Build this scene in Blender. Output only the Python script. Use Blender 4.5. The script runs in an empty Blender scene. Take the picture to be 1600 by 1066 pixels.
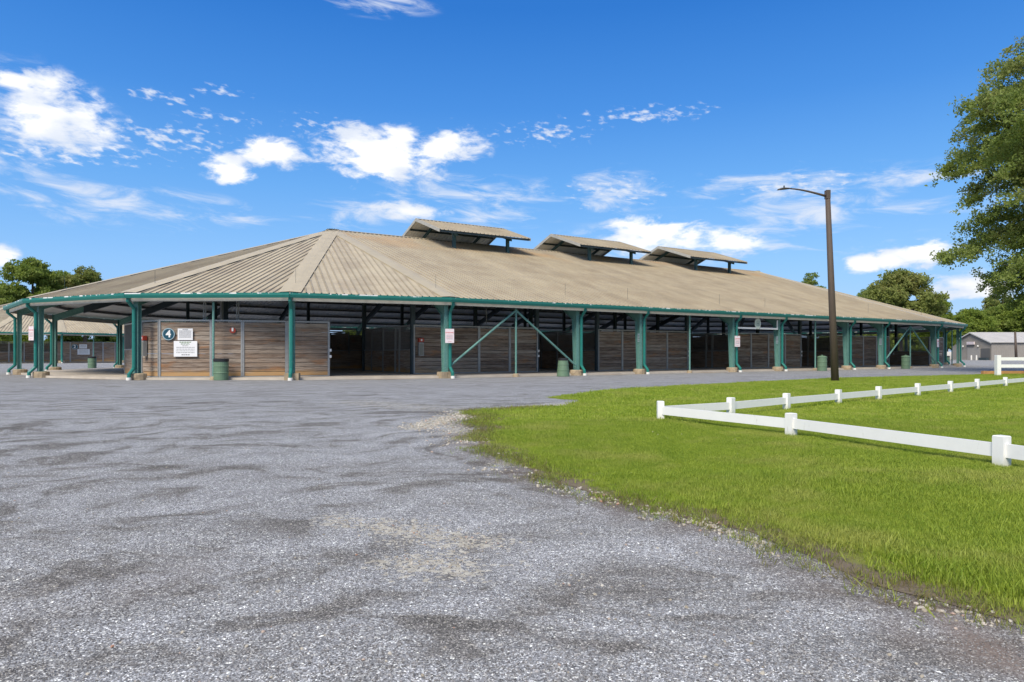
import bpy, bmesh, math, random
import numpy as np
from mathutils import Vector, Matrix
random.seed(7); rng = np.random.default_rng(7)
R_ = math.radians
sc = bpy.context.scene
COL = sc.collection
# ------------------------------------------------------------------ camera
F, HOR, CAMH = 1050.0, 553.0, 1.098
cam = bpy.data.cameras.new('camera'); cam.sensor_width = 36; cam.lens = F/1600*36
cam.shift_y = (HOR-533)/1600; cam.clip_start = .05; cam.clip_end = 3000
camo = bpy.data.objects.new('camera', cam); COL.objects.link(camo)
camo.location = (0, 0, CAMH); camo.rotation_euler = (R_(90), 0, 0); sc.camera = camo
def gp(x, y):                       # ground point seen at a photo pixel
    Z = F*CAMH/(y-HOR); return ((x-800)/F*Z, Z)
# ------------------------------------------------------------------ light
SUN_EL, SUN_AZ = 46.0, 206.0        # azimuth clockwise from +Y
sun = bpy.data.lights.new('sun', 'SUN'); sun.energy = 2.2; sun.angle = R_(26); sun.color = (1, .91, .78)
suno = bpy.data.objects.new('sun', sun); COL.objects.link(suno)
d = Vector((math.sin(R_(SUN_AZ))*math.cos(R_(SUN_EL)), math.cos(R_(SUN_AZ))*math.cos(R_(SUN_EL)), math.sin(R_(SUN_EL))))
suno.rotation_euler = d.to_track_quat('Z', 'Y').to_euler(); suno.location = (0, 0, 60)
sc.view_settings.view_transform = 'Standard'; sc.view_settings.look = 'None'
sc.view_settings.gamma = 1; sc.view_settings.use_curve_mapping = False
sc.view_settings.exposure = 1.12
sc.cycles.max_bounces = 6; sc.cycles.diffuse_bounces = 4; sc.cycles.transparent_max_bounces = 6
SKY_STRENGTH = .085

class NT:
    def __init__(s, tree): s.t = tree; s.n = tree.nodes; s.l = tree.links
    def node(s, typ, **kw):
        nd = s.n.new(typ)
        for k, v in kw.items(): setattr(nd, k, v)
        return nd
    def put(s, sock, v):
        if isinstance(v, bpy.types.NodeSocket): s.l.new(v, sock)
        elif v is not None: sock.default_value = v
    def m(s, op, a, b=None, c=None, clamp=False):
        nd = s.node('ShaderNodeMath', operation=op, use_clamp=clamp)
        s.put(nd.inputs[0], a); s.put(nd.inputs[1], b)
        if c is not None: s.put(nd.inputs[2], c)
        return nd.outputs[0]
    def v(s, op, a, b=None):
        nd = s.node('ShaderNodeVectorMath', operation=op)
        s.put(nd.inputs[0], a); s.put(nd.inputs[1], b)
        return nd.outputs['Value'] if op in ('LENGTH', 'DOT_PRODUCT', 'DISTANCE') else nd.outputs[0]
    def xyz(s, x, y, z):
        nd = s.node('ShaderNodeCombineXYZ')
        for i, q in enumerate((x, y, z)): s.put(nd.inputs[i], q)
        return nd.outputs[0]
    def sep(s, v):
        nd = s.node('ShaderNodeSeparateXYZ'); s.put(nd.inputs[0], v); return nd.outputs
    def ss(s, x, a, b, lo=0., hi=1.):
        nd = s.node('ShaderNodeMapRange', interpolation_type='SMOOTHSTEP')
        for i, q in enumerate((x, a, b, lo, hi)): s.put(nd.inputs[i], q)
        return nd.outputs[0]
    def noise(s, vec, scale, detail=4, rough=.55, dist=0., color=False):
        nd = s.node('ShaderNodeTexNoise'); s.put(nd.inputs['Vector'], vec); s.put(nd.inputs['Scale'], scale)
        s.put(nd.inputs['Detail'], detail); s.put(nd.inputs['Roughness'], rough); s.put(nd.inputs['Distortion'], dist)
        return nd.outputs['Color' if color else 'Fac']
    def voro(s, vec, scale, feature='F1', out='Color'):
        nd = s.node('ShaderNodeTexVoronoi', feature=feature); s.put(nd.inputs['Vector'], vec); s.put(nd.inputs['Scale'], scale)
        return nd.outputs[out]
    def mix(s, f, a, b, typ='MIX'):
        nd = s.node('ShaderNodeMix', data_type='RGBA', blend_type=typ)
        s.put(nd.inputs[0], f); s.put(nd.inputs[6], c4(a)); s.put(nd.inputs[7], c4(b)); return nd.outputs[2]
    def ramp(s, f, stops):
        nd = s.node('ShaderNodeValToRGB'); s.put(nd.inputs[0], f); r = nd.color_ramp
        while len(r.elements) < len(stops): r.elements.new(.5)
        for e, (p, c) in zip(r.elements, stops): e.position = p; e.color = c4(c)
        return nd.outputs[0]
    def attr(s, name, out='Fac'):
        nd = s.node('ShaderNodeAttribute', attribute_name=name); return nd.outputs[out]
def c4(c): return c if isinstance(c, bpy.types.NodeSocket) else (tuple(c)+(1,))[:4] if len(c) == 3 else c

# ------------------------------------------------------------------ sky
world = bpy.data.worlds.new('World'); sc.world = world; world.use_nodes = True
wt = NT(world.node_tree); wt.n.clear()
sky = wt.node('ShaderNodeTexSky', sky_type='NISHITA', sun_disc=False)
sky.sun_elevation = R_(SUN_EL); sky.sun_rotation = R_(SUN_AZ); sky.air_density = 1.5; sky.dust_density = .1; sky.ozone_density = 3.0
gen = wt.node('ShaderNodeTexCoord').outputs['Generated']
D = wt.sep(gen)
az = wt.m('MULTIPLY', wt.m('ARCTAN2', D[0], D[1]), 57.29578)
el = wt.m('MULTIPLY', wt.m('ARCSINE', D[2]), 57.29578)
AE = wt.xyz(az, el, 0.)
def cloud_field(items):
    acc = None
    for (x, y, rx, ry) in items:
        a = math.degrees(math.atan((x-800)/F)); ca = math.cos(R_(a))
        e = math.degrees(math.atan((HOR-y)/F*ca))
        ra = math.degrees(rx/F)*ca*ca; re = math.degrees(ry/F)*ca
        L = wt.v('LENGTH', wt.v('MULTIPLY', wt.v('SUBTRACT', AE, (a, e, 0.)), (1/ra, 1/re, 0.)))
        acc = L if acc is None else wt.m('MINIMUM', acc, L)
    return wt.m('SUBTRACT', 1., acc)
gz = wt.v('MULTIPLY', gen, (1., 1., 2.2))
n_big = wt.noise(gz, 9., 8, .58, .3)
n_fine = wt.noise(gz, 30., 6, .6, .3)
nc = wt.m('ADD', wt.m('MULTIPLY', wt.m('SUBTRACT', n_big, .5), 2.6), wt.m('MULTIPLY', wt.m('SUBTRACT', n_fine, .5), 2.4))
cum = cloud_field([(70, 178, 105, 62), (130, 190, 60, 45), (20, 128, 55, 18), (600, 245, 125, 50), (690, 228, 75, 38), (630, 208, 60, 26), (430, 240, 58, 28),
                   (360, 265, 46, 24), (1030, 368, 105, 30), (1000, 358, 55, 22), (1080, 370, 80, 28), (1140, 380, 65, 24), (1440, 398, 74, 24), (1392, 407, 42, 15), (1350, 412, 40, 17), (0, 404, 36, 24),
                   (640, 330, 65, 16), (1520, 445, 90, 28)])
# outside the frame broken cloud goes on, cover raised for whiter fill light
wide = wt.noise(wt.v('MULTIPLY', gen, (1., 1., 1.8)), 3.2, 5, .55, .2)
infr = wt.m('MULTIPLY', wt.ss(wt.m('ABSOLUTE', az), 39., 50., 1., 0.), wt.ss(el, 27., 34., 1., 0.))
other = wt.m('SUBTRACT', wt.m('MULTIPLY', wt.m('SUBTRACT', wide, .47), 6.), wt.m('MULTIPLY', infr, 9.))
cf = wt.m('MAXIMUM', wt.m('MULTIPLY', cum, 1.2), other)
cd = wt.ss(wt.m('ADD', cf, wt.m('MULTIPLY', nc, 1.0)), .0, .85)
cd = wt.m('MULTIPLY', cd, wt.ss(cf, -.35, .05))
# cirrus veils, long streaks
gs = wt.v('MULTIPLY', wt.xyz(wt.m('ADD', az, wt.m('MULTIPLY', el, 1.2)), wt.m('MULTIPLY', el, 3.6), 3.), (.07, .07, 1.))
n_st = wt.noise(gs, 3.2, 8, .62, .6)
cir = cloud_field([(740, 302, 165, 30), (200, 325, 270, 36), (270, 338, 110, 15), (1220, 290, 170, 34), (1430, 285, 120, 32), (1280, 330, 300, 32),
                   (950, 300, 95, 38), (590, 8, 90, 16), (750, 340, 120, 20), (560, 335, 110, 26), (20, 200, 200, 100), (1100, 380, 300, 40)])
vd = wt.m('MULTIPLY', wt.ss(wt.m('ADD', wt.m('MULTIPLY', cir, .8), wt.m('MULTIPLY', wt.m('SUBTRACT', n_st, .5), 4.4)), .0, 1.5), wt.ss(cir, -.25, .35))
vd = wt.m('MULTIPLY', vd, .88)
# small flaked puffs
n_pf = wt.noise(wt.xyz(wt.m('ADD', az, wt.m('MULTIPLY', el, .6)), wt.m('MULTIPLY', el, 2.3), 9.), 1.25, 3, .5, .15)
puf = cloud_field([(140, 230, 190, 34), (60, 238, 150, 26), (240, 215, 120, 32), (350, 185, 90, 14), (510, 195, 80, 28), (350, 142, 60, 12), (850, 210, 110, 22), (1000, 180, 160, 18),
                   (260, 152, 90, 14), (290, 220, 100, 34), (960, 300, 110, 34), (1250, 290, 150, 26)])
pd = wt.m('MULTIPLY', wt.ss(wt.m('ADD', wt.m('MULTIPLY', puf, .7), wt.m('MULTIPLY', wt.m('SUBTRACT', n_pf, .5), 3.4)), .35, 1.35), wt.ss(puf, -.1, .4))
pd = wt.m('MULTIPLY', pd, .85)
dens = wt.m('SUBTRACT', 1., wt.m('MULTIPLY', wt.m('MULTIPLY', wt.m('SUBTRACT', 1., cd), wt.m('SUBTRACT', 1., vd)), wt.m('SUBTRACT', 1., pd)))
dens = wt.m('MULTIPLY', dens, wt.ss(el, -1., 1.))
hsv = wt.node('ShaderNodeHueSaturation'); wt.put(hsv.inputs['Color'], sky.outputs[0]); hsv.inputs['Hue'].default_value = .5
hsv.inputs['Saturation'].default_value = 1.32; hsv.inputs['Value'].default_value = 1.05
shade = wt.ss(wt.m('ADD', wt.noise(gz, 14., 5, .5), wt.m('MULTIPLY', wt.m('SUBTRACT', cf, .3), .25)), .38, .66)
ccol = wt.mix(shade, (4.3, 4.65, 5.3), (5.9, 5.92, 6.0))
grad = wt.ramp(wt.m('DIVIDE', el, 90.), [(0., (.27, .53, .97)), (.08, (.215, .48, .95)), (.15, (.12, .375, .87)), (.22, (.05, .25, .75)), (.30, (.017, .165, .62)), (.5, (.010, .125, .52)), (1., (.010, .105, .45))])
grad = wt.mix(1., grad, (5.5, 5.5, 5.5), 'MULTIPLY')
skyb = wt.mix(.86, hsv.outputs[0], grad)
skyc = wt.mix(dens, skyb, ccol)
bg = wt.node('ShaderNodeBackground'); wt.put(bg.inputs[0], skyc); bg.inputs[1].default_value = SKY_STRENGTH
wo = wt.node('ShaderNodeOutputWorld'); wt.l.new(bg.outputs[0], wo.inputs[0])
world.cycles.sampling_method = 'MANUAL'; world.cycles.sample_map_resolution = 512

# ------------------------------------------------------------------ materials
MATS = {}
def mat(name, col, rough=.6, metal=0., var=.15, scale=6., bump=0., bscale=40., spec=.4, sp=(1, 1, 1), fn=None, obj_rand=0.):
    m = bpy.data.materials.new(name); m.use_nodes = True; t = NT(m.node_tree); t.n.clear()
    out = t.node('ShaderNodeOutputMaterial'); p = t.node('ShaderNodeBsdfPrincipled')
    t.l.new(p.outputs[0], out.inputs[0])
    p.inputs['Roughness'].default_value = rough; p.inputs['Metallic'].default_value = metal
    p.inputs['Specular IOR Level'].default_value = spec
    pos = t.node('ShaderNodeNewGeometry').outputs['Position']
    sv = t.v('MULTIPLY', pos, sp)
    if fn: c = fn(t, pos, p)
    else:
        n = t.noise(sv, scale, 6, .6)
        c = t.mix(n, [k*(1-var*1.6) for k in col], [min(1, k*(1+var*1.6)) for k in col])
    if obj_rand:
        r = t.node('ShaderNodeObjectInfo').outputs['Random']
        h = t.node('ShaderNodeHueSaturation'); t.put(h.inputs['Color'], c); t.put(h.inputs['Value'], t.m('ADD', 1-obj_rand, t.m('MULTIPLY', r, 2*obj_rand))); c = h.outputs[0]
    t.put(p.inputs['Base Color'], c4(c))
    if bump:
        b = t.node('ShaderNodeBump'); b.inputs['Strength'].default_value = bump; b.inputs['Distance'].default_value = .02
        t.put(b.inputs['Height'], t.noise(sv, bscale, 6, .65)); t.l.new(b.outputs[0], p.inputs['Normal'])
    MATS[name] = m; return m

def f_roof(t, pos, p):
    uv = t.node('ShaderNodeUVMap').outputs[0]; q = t.sep(uv)
    streak = t.noise(t.xyz(t.m('MULTIPLY', q[0], 2.6), t.m('MULTIPLY', q[1], .22), 0.), 1.6, 7, .62)
    blot = t.noise(pos, .55, 6, .6, .4); fine = t.noise(pos, 9., 5, .6)
    band = t.noise(t.xyz(t.m('MULTIPLY', q[0], .25), t.m('MULTIPLY', q[1], 1.4), 5.), 1.2, 5, .6)
    c = t.mix(streak, (.37, .315, .205), (.49, .425, .29))
    c = t.mix(t.ss(blot, .42, .66), c, (.345, .285, .185))
    c = t.mix(t.m('MULTIPLY', t.ss(band, .5, .72), .45), c, (.27, .235, .19))
    c = t.mix(t.m('MULTIPLY', fine, .3), c, (.50, .43, .31))
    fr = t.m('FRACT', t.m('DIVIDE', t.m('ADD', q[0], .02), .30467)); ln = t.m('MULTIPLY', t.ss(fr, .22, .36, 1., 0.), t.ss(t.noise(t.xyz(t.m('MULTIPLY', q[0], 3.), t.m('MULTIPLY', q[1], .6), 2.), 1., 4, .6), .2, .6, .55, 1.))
    c = t.mix(t.m('MULTIPLY', ln, .42), c, (.15, .12, .085))  # dark lines painted along the ribs in place of their shade
    up = t.ss(q[1], 11., 16.5)
    rust = t.m('MULTIPLY', up, t.ss(t.noise(t.v('MULTIPLY', pos, (1., 1., .3)), .33, 5, .55), .46, .68))
    c = t.mix(t.m('MULTIPLY', rust, .55), c, (.40, .255, .12))
    oi = t.node('ShaderNodeObjectInfo').outputs['Random']
    h = t.node('ShaderNodeHueSaturation'); t.put(h.inputs['Color'], c); t.put(h.inputs['Value'], t.m('ADD', .93, t.m('MULTIPLY', oi, .14)))
    return h.outputs[0]
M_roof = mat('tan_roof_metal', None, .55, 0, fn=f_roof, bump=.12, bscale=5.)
M_under = mat('roof_underside', (.78, .77, .75), .5, .3, .12, 2.)
M_cap = mat('tan_flashing', (.42, .36, .24), .5, 0, .14, 1.3, .08, 8.)
def f_gut(t, pos, p):
    n = t.noise(pos, 7., 5, .6); c = t.mix(n, (.010, .125, .105), (.02, .19, .155))
    oc = t.node('ShaderNodeUVMap').outputs[0]; q = t.sep(oc)
    pe = t.m('MULTIPLY', t.ss(q[1], .72, .84), t.ss(t.noise(t.xyz(q[0], 0., 3.), 1.5, 5, .75), .53, .57))
    return t.mix(pe, c, (.72, .74, .72))
M_gut = mat('teal_gutter_paint', None, .42, 0, fn=f_gut)
def f_teal(t, pos, p):
    n = t.noise(pos, 3., 6, .65); f = t.noise(pos, 26., 4, .7)
    c = t.mix(n, (.055, .175, .155), (.135, .29, .25)); return t.mix(t.m('MULTIPLY', t.ss(f, .45, .7), .6), c, (.28, .43, .38))
M_teal = mat('faded_teal_steel', None, .6, 0, fn=f_teal)
def f_spout(t, pos, p):
    n = t.noise(pos, 5., 5, .6); c = t.mix(n, (.008, .125, .105), (.018, .20, .165))
    return t.mix(t.m('MULTIPLY', t.ss(t.noise(pos, 14., 5, .7), .62, .7), .4), c, (.25, .40, .36))
M_spout = mat('teal_downspout', None, .38, 0, fn=f_spout)
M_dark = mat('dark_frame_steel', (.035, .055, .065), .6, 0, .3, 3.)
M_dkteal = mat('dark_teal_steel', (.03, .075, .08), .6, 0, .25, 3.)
M_galv = mat('galvanised_steel', (.30, .305, .30), .48, .35, .2, 9.)
M_grey = mat('grey_grille_steel', (.19, .19, .19), .6, .2, .25, 6.)
M_pur = mat('purlin_grey', (.15, .15, .15), .6, 0, .2, 3.)
M_eave = mat('pale_eave_strut', (.36, .35, .31), .6, 0, .25, 3.)
def f_wood(t, pos, p):
    q = t.sep(pos)
    g = t.noise(t.v('MULTIPLY', pos, (1.1, 1.1, 26.)), 1.5, 8, .68, .3)
    g2 = t.noise(t.v('MULTIPLY', pos, (.6, .6, 7.)), 1.2, 5, .6, .5)
    oi = t.node('ShaderNodeObjectInfo').outputs['Random']
    base = t.ramp(oi, [(0, (.14, .088, .058)), (.3, (.27, .18, .12)), (.55, (.35, .25, .175)), (.8, (.48, .41, .33)), (1, (.28, .155, .08))])
    c = t.mix(t.ss(g, .35, .68), t.mix(.66, base, (.045, .030, .022)), t.mix(.4, base, (.42, .36, .30)))
    c = t.mix(t.m('MULTIPLY', t.ss(g2, .48, .7), .45), c, (.40, .35, .30))
    rs = t.m('MULTIPLY', t.ss(t.noise(t.v('MULTIPLY', pos, (.8, .8, 3.)), .9, 4, .6), .56, .68), .6)
    c = t.mix(rs, c, (.34, .165, .07))
    near = t.ss(q[0], -7., -2., 1., .25)
    lowm = t.m('MULTIPLY', t.m('MULTIPLY', t.ss(t.m('ADD', q[2], t.m('MULTIPLY', t.noise(pos, 1.3, 4), .35)), .42, .62, 1., 0.), .8), near)
    c = t.mix(lowm, c, (.42, .25, .10))
    return t.mix(t.m('MULTIPLY', t.ss(q[0], -9.4, -8.6), .03), c, (.05, .036, .03))   # slightly darker boards on the inner fronts
M_wood = mat('weathered_plank', None, .85, 0, fn=f_wood, bump=.5, bscale=18., sp=(1, 1, 9))
M_conc = mat('stained_concrete', (.34, .27, .18), .85, 0, .4, 4., .4, 18.)
M_slab = mat('barn_floor_concrete', (.46, .41, .34), .8, 0, .25, 1.2, .15, 12.)
def f_red(t, pos, p): return t.mix(t.noise(pos, 20., 3), (.30, .03, .015), (.42, .06, .03))
M_red = mat('red_enamel', None, .45, 0, fn=f_red)
def f_vinyl(t, pos, p):
    q = t.sep(pos); n = t.noise(pos, 6., 6, .65); c = t.mix(n, (.72, .72, .70), (.82, .82, .80))
    lo = t.m('MULTIPLY', t.ss(t.m('ADD', q[2], t.m('MULTIPLY', n, .12)), .07, .17, 1., 0.), .55); c = t.mix(lo, c, (.40, .42, .24))
    return t.mix(t.m('MULTIPLY', t.ss(t.noise(t.v('MULTIPLY', pos, (9., 9., 2.)), 2., 6, .7), .6, .72), .35), c, (.38, .37, .30))
M_white = mat('white_vinyl', None, .45, 0, fn=f_vinyl)
M_pvc = mat('white_pvc', (.74, .73, .68), .5, 0, .12, 12.)
M_sign = mat('sign_white', (.74, .745, .75), .45, 0, .04, 6.)
M_signp = mat('sign_pale_pink', (.72, .63, .64), .5, 0, .06, 8.)
M_ring = mat('sign_ring_grey', (.33, .45, .50), .4, 0, .1, 8.)
M_navy = mat('sign_navy', (.008, .062, .098), .4, 0, .1, 8.)
M_ink = mat('sign_ink', (.10, .10, .11), .6, 0, .1, 8.)
M_inkg = mat('sign_green_ink', (.13, .22, .10), .6, 0, .1, 8.)
M_inkr = mat('sign_red_ink', (.55, .10, .10), .6, 0, .1, 8.)
M_pale = mat('pale_sign_green', (.62, .66, .57), .5, 0, .12, 8.)
M_palei = mat('pale_sign_relief', (.26, .33, .27), .5, 0, .12, 8.)
def f_drum(t, pos, p):
    n = t.noise(pos, 4., 6, .65); c = t.mix(n, (.085, .155, .095), (.15, .235, .15))
    return t.mix(t.m('MULTIPLY', t.ss(t.noise(pos, 12., 5, .7), .6, .72), .7), c, (.12, .075, .04))
M_drum = mat('green_drum_paint', None, .55, 0, fn=f_drum, bump=.1, bscale=8.)
M_black = mat('black_plastic', (.018, .018, .02), .4, 0, .2, 8.)
def f_pole(t, pos, p):
    n = t.noise(t.v('MULTIPLY', pos, (9., 9., .9)), 1.5, 7, .65)
    c = t.mix(n, (.052, .038, .03), (.12, .09, .07))
    return t.mix(t.m('MULTIPLY', t.ss(t.noise(t.v('MULTIPLY', pos, (3., 3., 1.2)), 1.3, 4, .6), .66, .72), .8), c, (.30, .29, .27))
M_pole = mat('weathered_brown_pole', None, .7, 0, fn=f_pole, bump=.3, bscale=14., sp=(1, 1, .15))
M_bark = mat('bark', (.075, .06, .045), .9, 0, .4, 4., .6, 12., sp=(1, 1, .3))
M_siding = mat('grey_tan_siding', (.27, .25, .225), .55, 0, .1, 1.5)
M_sidroof = mat('pale_grey_roof', (.46, .44, .40), .5, 0, .12, .6)
M_sidopen = mat('shaded_opening_grey', (.12, .118, .115), .6, 0, .1, 2.)
M_timber = mat('orange_timber', (.42, .22, .08), .8, 0, .3, 5.)

def leafmat(name, a, b, c3=None, trans=.3, ns=.9):
    m = bpy.data.materials.new(name); m.use_nodes = True; t = NT(m.node_tree); t.n.clear()
    out = t.node('ShaderNodeOutputMaterial'); oi = t.node('ShaderNodeObjectInfo').outputs['Random']
    pos = t.node('ShaderNodeNewGeometry').outputs['Position']
    n = t.noise(pos, ns, 5, .65); f = t.m('ADD', t.m('MULTIPLY', n, .62), t.m('MULTIPLY', oi, .38))
    col = t.mix(t.ss(f, .3, .7), a, b)
    if c3: col = t.mix(t.m('MULTIPLY', t.ss(t.noise(pos, .35 if ns < 1 else .8, 4, .65), .47, .66), .6), col, c3)
    d1 = t.node('ShaderNodeBsdfPrincipled'); t.put(d1.inputs['Base Color'], col); d1.inputs['Roughness'].default_value = .55
    d1.inputs['Specular IOR Level'].default_value = .3
    d2 = t.node('ShaderNodeBsdfTranslucent'); t.put(d2.inputs[0], t.mix(.5, col, (.22, .28, .03)))
    mx = t.node('ShaderNodeMixShader'); mx.inputs[0].default_value = trans
    t.l.new(d1.outputs[0], mx.inputs[1]); t.l.new(d2.outputs[0], mx.inputs[2]); t.l.new(mx.outputs[0], out.inputs[0])
    return m

# ------------------------------------------------------------------ mesh helpers
class MB:
    def __init__(s): s.v = []; s.f = []; s.uv = []; s.mi = []; s.has_uv = False
    def face(s, idx, mi=0, uv=None):
        s.f.append(tuple(idx)); s.mi.append(mi); s.uv.append(uv)
        if uv: s.has_uv = True
    def poly(s, pts, mi=0, uv=None):
        b = len(s.v); s.v += [tuple(p) for p in pts]; s.face(range(b, b+len(pts)), mi, uv)
    def box(s, o, ax, ay, azv, mi=0, uv=None):   # o corner + three edge vectors
        o = Vector(o); ax = Vector(ax); ay = Vector(ay); azv = Vector(azv); b = len(s.v)
        for k in (o, o+ax, o+ax+ay, o+ay, o+azv, o+ax+azv, o+ax+ay+azv, o+ay+azv): s.v.append(tuple(k))
        flip = ax.cross(ay).dot(azv) < 0
        for q in ((0, 3, 2, 1), (4, 5, 6, 7), (0, 1, 5, 4), (1, 2, 6, 5), (2, 3, 7, 6), (3, 0, 4, 7)):
            q = tuple(b+i for i in q); s.face(q[::-1] if flip else q, mi)
    def cbox(s, c, sx, sy, sz, rz=0, mi=0):     # centre bottom
        ux = Vector((math.cos(rz), math.sin(rz), 0)); uy = Vector((-math.sin(rz), math.cos(rz), 0))
        o = Vector(c)-ux*sx/2-uy*sy/2; s.box(o, ux*sx, uy*sy, Vector((0, 0, sz)), mi)
    def prism(s, pts, ext, mi=0):               # planar polygon extruded both ways
        ext = Vector(ext); a = [Vector(p)-ext/2 for p in pts]; c = [Vector(p)+ext/2 for p in pts]; n = len(pts)
        b = len(s.v); s.v += [tuple(k) for k in a+c]
        s.face([b+i for i in range(n)][::-1], mi); s.face([b+n+i for i in range(n)], mi)
        for i in range(n): j = (i+1) % n; s.face((b+i, b+j, b+n+j, b+n+i), mi)
    def tube(s, path, rad, seg=10, mi=0, cap=True):
        path = [Vector(p) for p in path]; rr = rad if isinstance(rad, (list, tuple)) else [rad]*len(path)
        b0 = len(s.v); prev = None
        for i, p in enumerate(path):
            t = ((path[min(i+1, len(path)-1)]-p).normalized()+(p-path[max(i-1, 0)]).normalized())
            t = t.normalized() if t.length > 1e-6 else Vector((0, 0, 1))
            if prev is None: a = t.orthogonal().normalized()
            else: a = (prev-t*prev.dot(t)).normalized()
            prev = a; bb = t.cross(a)
            for k in range(seg):
                an = 2*math.pi*k/seg; s.v.append(tuple(p+(a*math.cos(an)+bb*math.sin(an))*rr[i]))
        for i in range(len(path)-1):
            for k in range(seg):
                k2 = (k+1) % seg; s.face((b0+i*seg+k, b0+i*seg+k2, b0+(i+1)*seg+k2, b0+(i+1)*seg+k), mi)
        if cap:
            s.face([b0+k for k in range(seg)][::-1], mi); s.face([b0+(len(path)-1)*seg+k for k in range(seg)], mi)
    def lathe(s, c, prof, seg=20, mi=0, jit=0.):
        c = Vector(c); b0 = len(s.v)
        for (r, z) in prof:
            for k in range(seg):
                an = 2*math.pi*k/seg; q = r*(1+random.uniform(-jit, jit)); s.v.append((c.x+q*math.cos(an), c.y+q*math.sin(an), c.z+z))
        for i in range(len(prof)-1):
            for k in range(seg):
                k2 = (k+1) % seg; s.face((b0+i*seg+k, b0+i*seg+k2, b0+(i+1)*seg+k2, b0+(i+1)*seg+k), mi)
        s.face([b0+k for k in range(seg)][::-1], mi); s.face([b0+(len(prof)-1)*seg+k for k in range(seg)], mi)
    def build(s, name, mats, parent=None, smooth=False, loc=None):
        me = bpy.data.meshes.new(name)
        vv = s.v
        if loc is not None: vv = [(a-loc[0], b-loc[1], c-loc[2]) for a, b, c in s.v]
        me.from_pydata(vv, [], s.f)
        mats = mats if isinstance(mats, (list, tuple)) else [mats]
        for m in mats: me.materials.append(m)
        if len(mats) > 1: me.polygons.foreach_set('material_index', s.mi)
        if s.has_uv:
            ul = me.uv_layers.new(name='UVMap')
            k = 0; dat = []
            for f, u in zip(s.f, s.uv):
                dat += (list(u) if u else [(0, 0)]*len(f))
            ul.data.foreach_set('uv', [q for p in dat for q in p])
        if smooth: me.polygons.foreach_set('use_smooth', [True]*len(me.polygons))
        me.update()
        o = bpy.data.objects.new(name, me); COL.objects.link(o)
        if parent is not None:
            o.parent = parent
            if loc is not None: o.location = Vector(loc)-world_loc(parent)
            else: o.location = -world_loc(parent)
        elif loc is not None: o.location = loc
        return o
def world_loc(o):
    v = Vector(o.location)
    while o.parent: o = o.parent; v += Vector(o.location)
    return v
def link(name, me, parent, loc, rz=0, scale=None):
    o = bpy.data.objects.new(name, me); COL.objects.link(o); o.parent = parent
    o.location = Vector(loc)-world_loc(parent); o.rotation_euler = (0, 0, rz)
    if scale: o.scale = scale
    return o
def tag(o, label, cat=None, group=None, kind=None):
    if label: o['label'] = label
    if cat: o['category'] = cat
    if group: o['group'] = group
    if kind: o['kind'] = kind
    return o
def empty(name, loc, label, cat, group=None, rz=0):
    o = bpy.data.objects.new(name, None); COL.objects.link(o); o.location = loc; o.empty_display_size = .2
    o.rotation_euler = (0, 0, rz); return tag(o, label, cat, group)
def part_empty(name, parent):
    o = bpy.data.objects.new(name, None); COL.objects.link(o); o.parent = parent; return o

def scatter(name, pts, rots, scales, sources, mtl=None, parent=None, loc=(0, 0, 0)):
    """points mesh + geometry nodes instancing of small source meshes"""
    n = len(pts); me = bpy.data.meshes.new(name); me.vertices.add(n)
    me.vertices.foreach_set('co', np.asarray(pts, np.float32).ravel())
    a = me.attributes.new('rot', 'FLOAT_VECTOR', 'POINT'); a.data.foreach_set('vector', np.asarray(rots, np.float32).ravel())
    a = me.attributes.new('sca', 'FLOAT', 'POINT'); a.data.foreach_set('value', np.asarray(scales, np.float32).ravel())
    a = me.attributes.new('pick', 'INT', 'POINT'); a.data.foreach_set('value', rng.integers(0, len(sources), n).astype(np.int32))
    o = bpy.data.objects.new(name, me); COL.objects.link(o)
    ng = bpy.data.node_groups.new(name+'_nodes', 'GeometryNodeTree')
    ng.interface.new_socket('Geometry', in_out='INPUT', socket_type='NodeSocketGeometry')
    ng.interface.new_socket('Geometry', in_out='OUTPUT', socket_type='NodeSocketGeometry')
    gi = ng.nodes.new('NodeGroupInput'); go = ng.nodes.new('NodeGroupOutput')
    jn = ng.nodes.new('GeometryNodeGeometryToInstance')
    for so in reversed(sources):
        oi = ng.nodes.new('GeometryNodeObjectInfo'); oi.inputs['Object'].default_value = so
        ng.links.new(oi.outputs['Geometry'], jn.inputs[0])
    iop = ng.nodes.new('GeometryNodeInstanceOnPoints')
    def na(nm, t):
        q = ng.nodes.new('GeometryNodeInputNamedAttribute'); q.data_type = t; q.inputs['Name'].default_value = nm; return q.outputs['Attribute']
    ng.links.new(gi.outputs[0], iop.inputs['Points']); ng.links.new(jn.outputs[0], iop.inputs['Instance'])
    iop.inputs['Pick Instance'].default_value = True
    ng.links.new(na('pick', 'INT'), iop.inputs['Instance Index'])
    e2r = ng.nodes.new('FunctionNodeEulerToRotation'); ng.links.new(na('rot', 'FLOAT_VECTOR'), e2r.inputs[0])
    ng.links.new(e2r.outputs[0], iop.inputs['Rotation'])
    ng.links.new(na('sca', 'FLOAT'), iop.inputs['Scale']); ng.links.new(iop.outputs[0], go.inputs[0])
    md = o.modifiers.new('scatter', 'NODES'); md.node_group = ng
    if parent is not None: o.parent = parent; o.location = Vector(loc)-world_loc(parent)
    else: o.location = loc
    return o
def source(name, mb, m):
    me = bpy.data.meshes.new(name); me.from_pydata(mb.v, [], mb.f); me.materials.append(m); me.update()
    return bpy.data.objects.new(name, me)      # never linked: only feeds the nodes

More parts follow.
